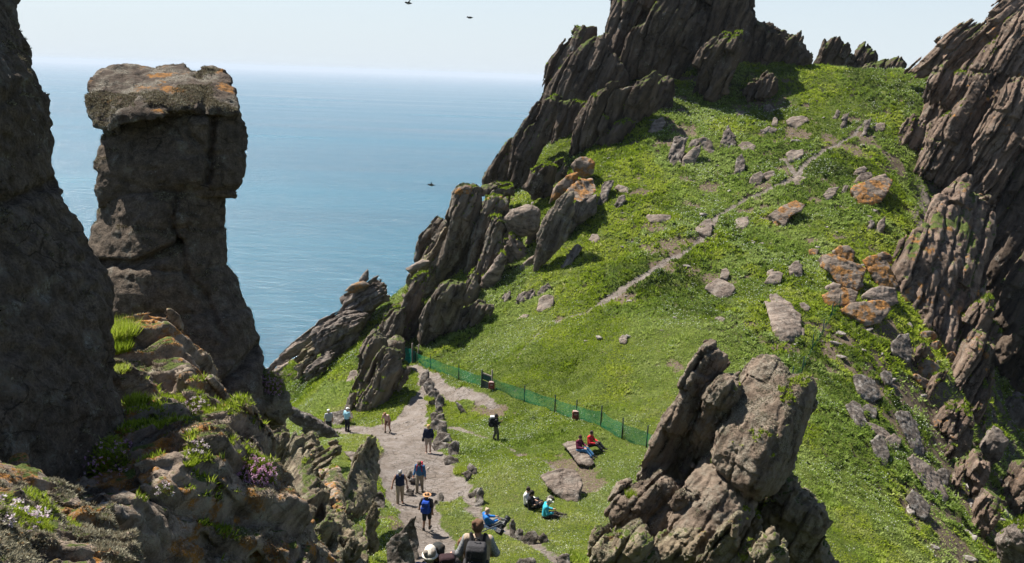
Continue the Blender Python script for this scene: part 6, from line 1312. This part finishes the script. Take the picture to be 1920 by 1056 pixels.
bar('lower_panel', (.05, .0, .32), (gl - .05, 0, .32), .28, .02, WOOD, ga); bar('top_rail', (.02, .0, 1.12), (gl - .02, 0, 1.12), .05, .025, GREYWOOD, ga); bar('netting_panel', (.06, .02, .85), (gl - .06, .02, .85), .20, .006, cm('netting_dark', (.015, .06, .045)), ga)
for p, off, lb in ((FP[4], (-.02, -.14), 'small red honesty box hung on the gate post of the fence'), (FP[7], (-.05, -.12), 'small red box hung on a fence post halfway down the fence')):
    bx = empty('red_box', (p[0] + off[0], p[1] + off[1], p[2] + .12), lb, 'box')
    V, Q = Sdf(.01).box((0, 0, .22), (.20, .11, .22), .02).mesh(.018); link('casing', mesh_from('casing', V, Q), REDB, bx)
    V, Q = Sdf(.01).box((0, 0, .475), (.17, .12, .025), .02).mesh(.018); link('lid', mesh_from('lid', V, Q), LIDB, bx)
    V, Q = Sdf(.01).box((0, -.115, .30), (.09, .012, .06), .01).mesh(.012); link('notice', mesh_from('notice', V, Q), LIDB, bx)
    V, Q = Sdf(.01).cap((-.08, 0, 0), (-.08, 0, .5), .02).cap((.08, 0, 0), (.08, 0, .5), .02).cap((-.08, 0, .02), (-.08, 0, -.12), .02).cap((.08, 0, .02), (.08, 0, -.12), .02).mesh(.015); link('stand', mesh_from('stand', V, Q), GREYWOOD, bx)
tg = empty('screened_gate', gp(766, 684), 'teal green screened gate closing the gap under the columns', 'gate')
tg.location = (0, 0, 0)
A, B_ = gp(757, 680), gp(773, 684); A = np.array(A); B_ = np.array(B_)
post(tg, A, 1.75, .06, GREYWOOD); post(tg, B_, 1.75, .06, GREYWOOD); post(tg, B_ + [.35, .2, 0], 1.6, .05, GREYWOOD, 'brace', (.12, 0)); post(tg, A + [-.35, -.1, 0], 1.1, .05, GREYWOOD, 'brace', (.25, 0))
netting(tg, [tuple(A), tuple(B_)], [1.25, 1.25], NET2, .06, 6, 'screen', .02)
netting(tg, [tuple(B_ + [.02, .02, 0]), FP[0]], [1.2, .95], NET2, .03, 4, 'side_screen', .02)
f2 = empty('fence', (0, 0, 0), 'thin sagging teal fence climbing the right of the slope to the orange pile', 'fence')
F2 = [gp(*p) for p in [(1470, 750), (1484, 722), (1503, 700), (1522, 664), (1542, 628), (1557, 600), (1574, 578)]]
for i, p in enumerate(F2): post(f2, p, 1.15, .035, cm('post_teal', (.02, .05, .055)), lean=(.04 * (i % 3 - 1), 0))
netting(f2, F2, [.9, .7, .5, .45, .55, .6, .8], NET, .12)
# ------------------------------------------------------------------ puffins in the air
BM = cm('bird_dark', (.03, .028, .027)); BW = cm('bird_pale', (.45, .44, .42))
def bird(px, py, d, yaw, bank, flap, label):
    e = empty('bird', P(px, py, d), label, 'bird'); e.rotation_euler = (0, bank, yaw)
    V, Q = Sdf(.02).ell((0, 0, 0), (.075, .17, .07)).ell((0, .17, .03), (.05, .06, .05)).cap((0, .21, .025), (0, .26, .015), .022, .008).cap((0, -.14, 0), (0, -.24, -.005), .035, .012).mesh(.014); link('body', mesh_from('body', V, Q), BM, e)
    V, Q = Sdf(.02).ell((0, .02, -.035), (.06, .13, .045)).mesh(.014); link('belly', mesh_from('belly', V, Q), BW, e)
    for s in (1, -1):
        S = Sdf(.01); n = 10
        for k in range(n): t = k / n; S.ell((s * (.05 + .30 * t), .03 - .05 * t * t, .02 + flap * .30 * t), (.035, .060 * (1 - .65 * t), .010))
        V, Q = S.mesh(.012); link('wing', mesh_from('wing', V, Q), BM, e)
bird(766, 6, 48, 2.2, .3, .35, 'small dark bird gliding high at the top of the sky, left of the other')
bird(881, 33, 58, 1.4, .1, -.15, 'tiny dark bird in the sky nearest to the summit crag')
bird(809, 347, 52, 1.7, .2, .5, 'dark bird flying low in front of the blue sea')
# ------------------------------------------------------------------ thrift, grass clump and small plants near the camera
def surf_at(px, py, names):
    dg = bpy.context.evaluated_depsgraph_get(); d = Vector(ray(px, py)).normalized(); hit = SC.ray_cast(dg, Vector((0, 0, 0)), d); return hit
PETAL = leaf_mat('thrift_petals', [(0, (.42, .20, .34)), (.6, (.62, .36, .50)), (1, (.72, .54, .62))], .3)
PETALW = leaf_mat('thrift_pale_petals', [(0, (.55, .42, .48)), (1, (.75, .68, .68))], .3)
def thrift(px, py, rad, nf, label, seed, pale=False, hs=.012, green=(.55, .15)):
    h = surf_at(px, py, None)
    if not h[0] or h[1].length > 30: return
    p, n = np.array(h[1]), np.array(h[2]); n = nrm(n + np.array([0, 0, .5])); r = np.random.default_rng(seed)
    e = empty('sea_pink', p, label, 'flowers', 'clumps of sea pink on the near rocks')
    t1 = nrm(np.cross(n, [.3, 1, .2])); t2 = np.cross(n, t1); m = int(nf * 7); a = r.uniform(0, 6.28, m); q = rad * np.sqrt(r.uniform(0, 1, m))
    pos = np.outer(q * np.cos(a), t1) + np.outer(q * np.sin(a), t2) + np.outer((rad ** 2 - q ** 2) / rad * .45, n); ln = np.full(m, rad * .24)
    leafy('cushion', [blades(pos, np.tile(n, (m, 1)), ln, ln * .16, green[0] + green[1] * r.normal(size=m), .9, 4, r)], GRASS_M, None, e)
    a = r.uniform(0, 6.28, nf); q = rad * np.sqrt(r.uniform(0, 1, nf)); pos = np.outer(q * np.cos(a), t1) + np.outer(q * np.sin(a), t2) + np.outer((rad ** 2 - q ** 2) / rad * .45 + rad * .28 * r.uniform(.6, 1.3, nf), n)
    nn = n + .5 * r.normal(size=(nf, 3)); nn /= np.linalg.norm(nn, axis=1, keepdims=True); ln = np.full(nf, hs) * r.uniform(.7, 1.2, nf)
    leafy('blossom', [blades(pos, nn, ln, ln * .8, r.uniform(0, 1, nf), 2.5, 14, r)], PETALW if pale else PETAL, None, e)
for i, a in enumerate([(476, 893, .20, 150, 'densest pink clump of sea pink hanging on the dark face right of the ledge', False), (512, 722, .22, 120, 'clump of sea pink at the foot of the square-headed pillar', False), (370, 770, .16, 60, 'pale sea pink on the lip of the ledge below the pillar', True),
     (232, 640, .16, 60, 'pale sea pink beside the long grass tuft at the top of the ledge', True), (370, 845, .11, 22, 'thin scatter of sea pink on the sunlit middle of the ledge', True), (185, 880, .26, 70, 'shaded lilac sea pink in the hollow of the ledge, larger clump', False),
     (215, 850, .18, 24, 'shaded lilac sea pink in the hollow of the ledge, smaller clump', False), (305, 920, .08, 12, 'few pale sea pinks at the edge of the shadow on the ledge', True), (50, 985, .14, 24, 'pale sea pink on the shaggy rock in the bottom left corner', True), (8, 958, .1, 16, 'pale sea pink at the left border above the shaggy corner rock', True)]):
    thrift(*a[:4], a[4], 300 + i, a[5], .014 if i < 4 else .012)
def clump(px, py, rad, ln, nb, label, seed, tint, w=.05, nm='grass_tuft', cat='grass'):
    h = surf_at(px, py, None)
    if not h[0] or h[1].length > 60: return
    p = np.array(h[1]); r = np.random.default_rng(seed); a = r.uniform(0, 6.28, nb); q = rad * np.sqrt(r.uniform(0, 1, nb)); pos = p + np.stack([q * np.cos(a), q * np.sin(a), -.02 + 0 * q], 1)
    nr = np.tile(nrm([.25, -.1, 1]), (nb, 1)); V, F, T = blades(pos, nr, np.full(nb, ln), np.full(nb, ln * w), tint + .12 * r.normal(size=nb), .75, 3, r, .2)
    o = leafy(nm, [(V, F, T)], GRASS_M, None); tag(o, label, cat)
clump(218, 626, .20, .20, 420, 'long grass tuft glowing in the sun at the top of the ledge', 401, .66)
clump(224, 655, .10, .12, 260, 'grey-green round cushion below the long grass tuft', 402, .35, .12)
clump(216, 692, .14, .07, 420, 'bright green patch of low plants beside the big left rock face', 403, .78, .25)
clump(255, 752, .10, .09, 220, 'small green cushion in the middle of the sunlit ledge', 404, .62, .2)
clump(357, 866, .06, .05, 200, 'round green cushion near the orange lichen on the ledge', 405, .55, .2)
clump(865, 884, .40, .22, 420, 'bright green cushion at the right edge of the path', 406, .72, .16)
clump(805, 748, .35, .22, 220, 'green tuft between the kerb stones near the gate', 407, .66, .16)
clump(1184, 930, .12, .16, 160, 'grass tuft growing on the left shoulder of the leaning tor', 408, .58, .1)
clump(1397, 1046, .12, .14, 160, 'small bright tuft at the foot of the leaning tor', 409, .74, .12)
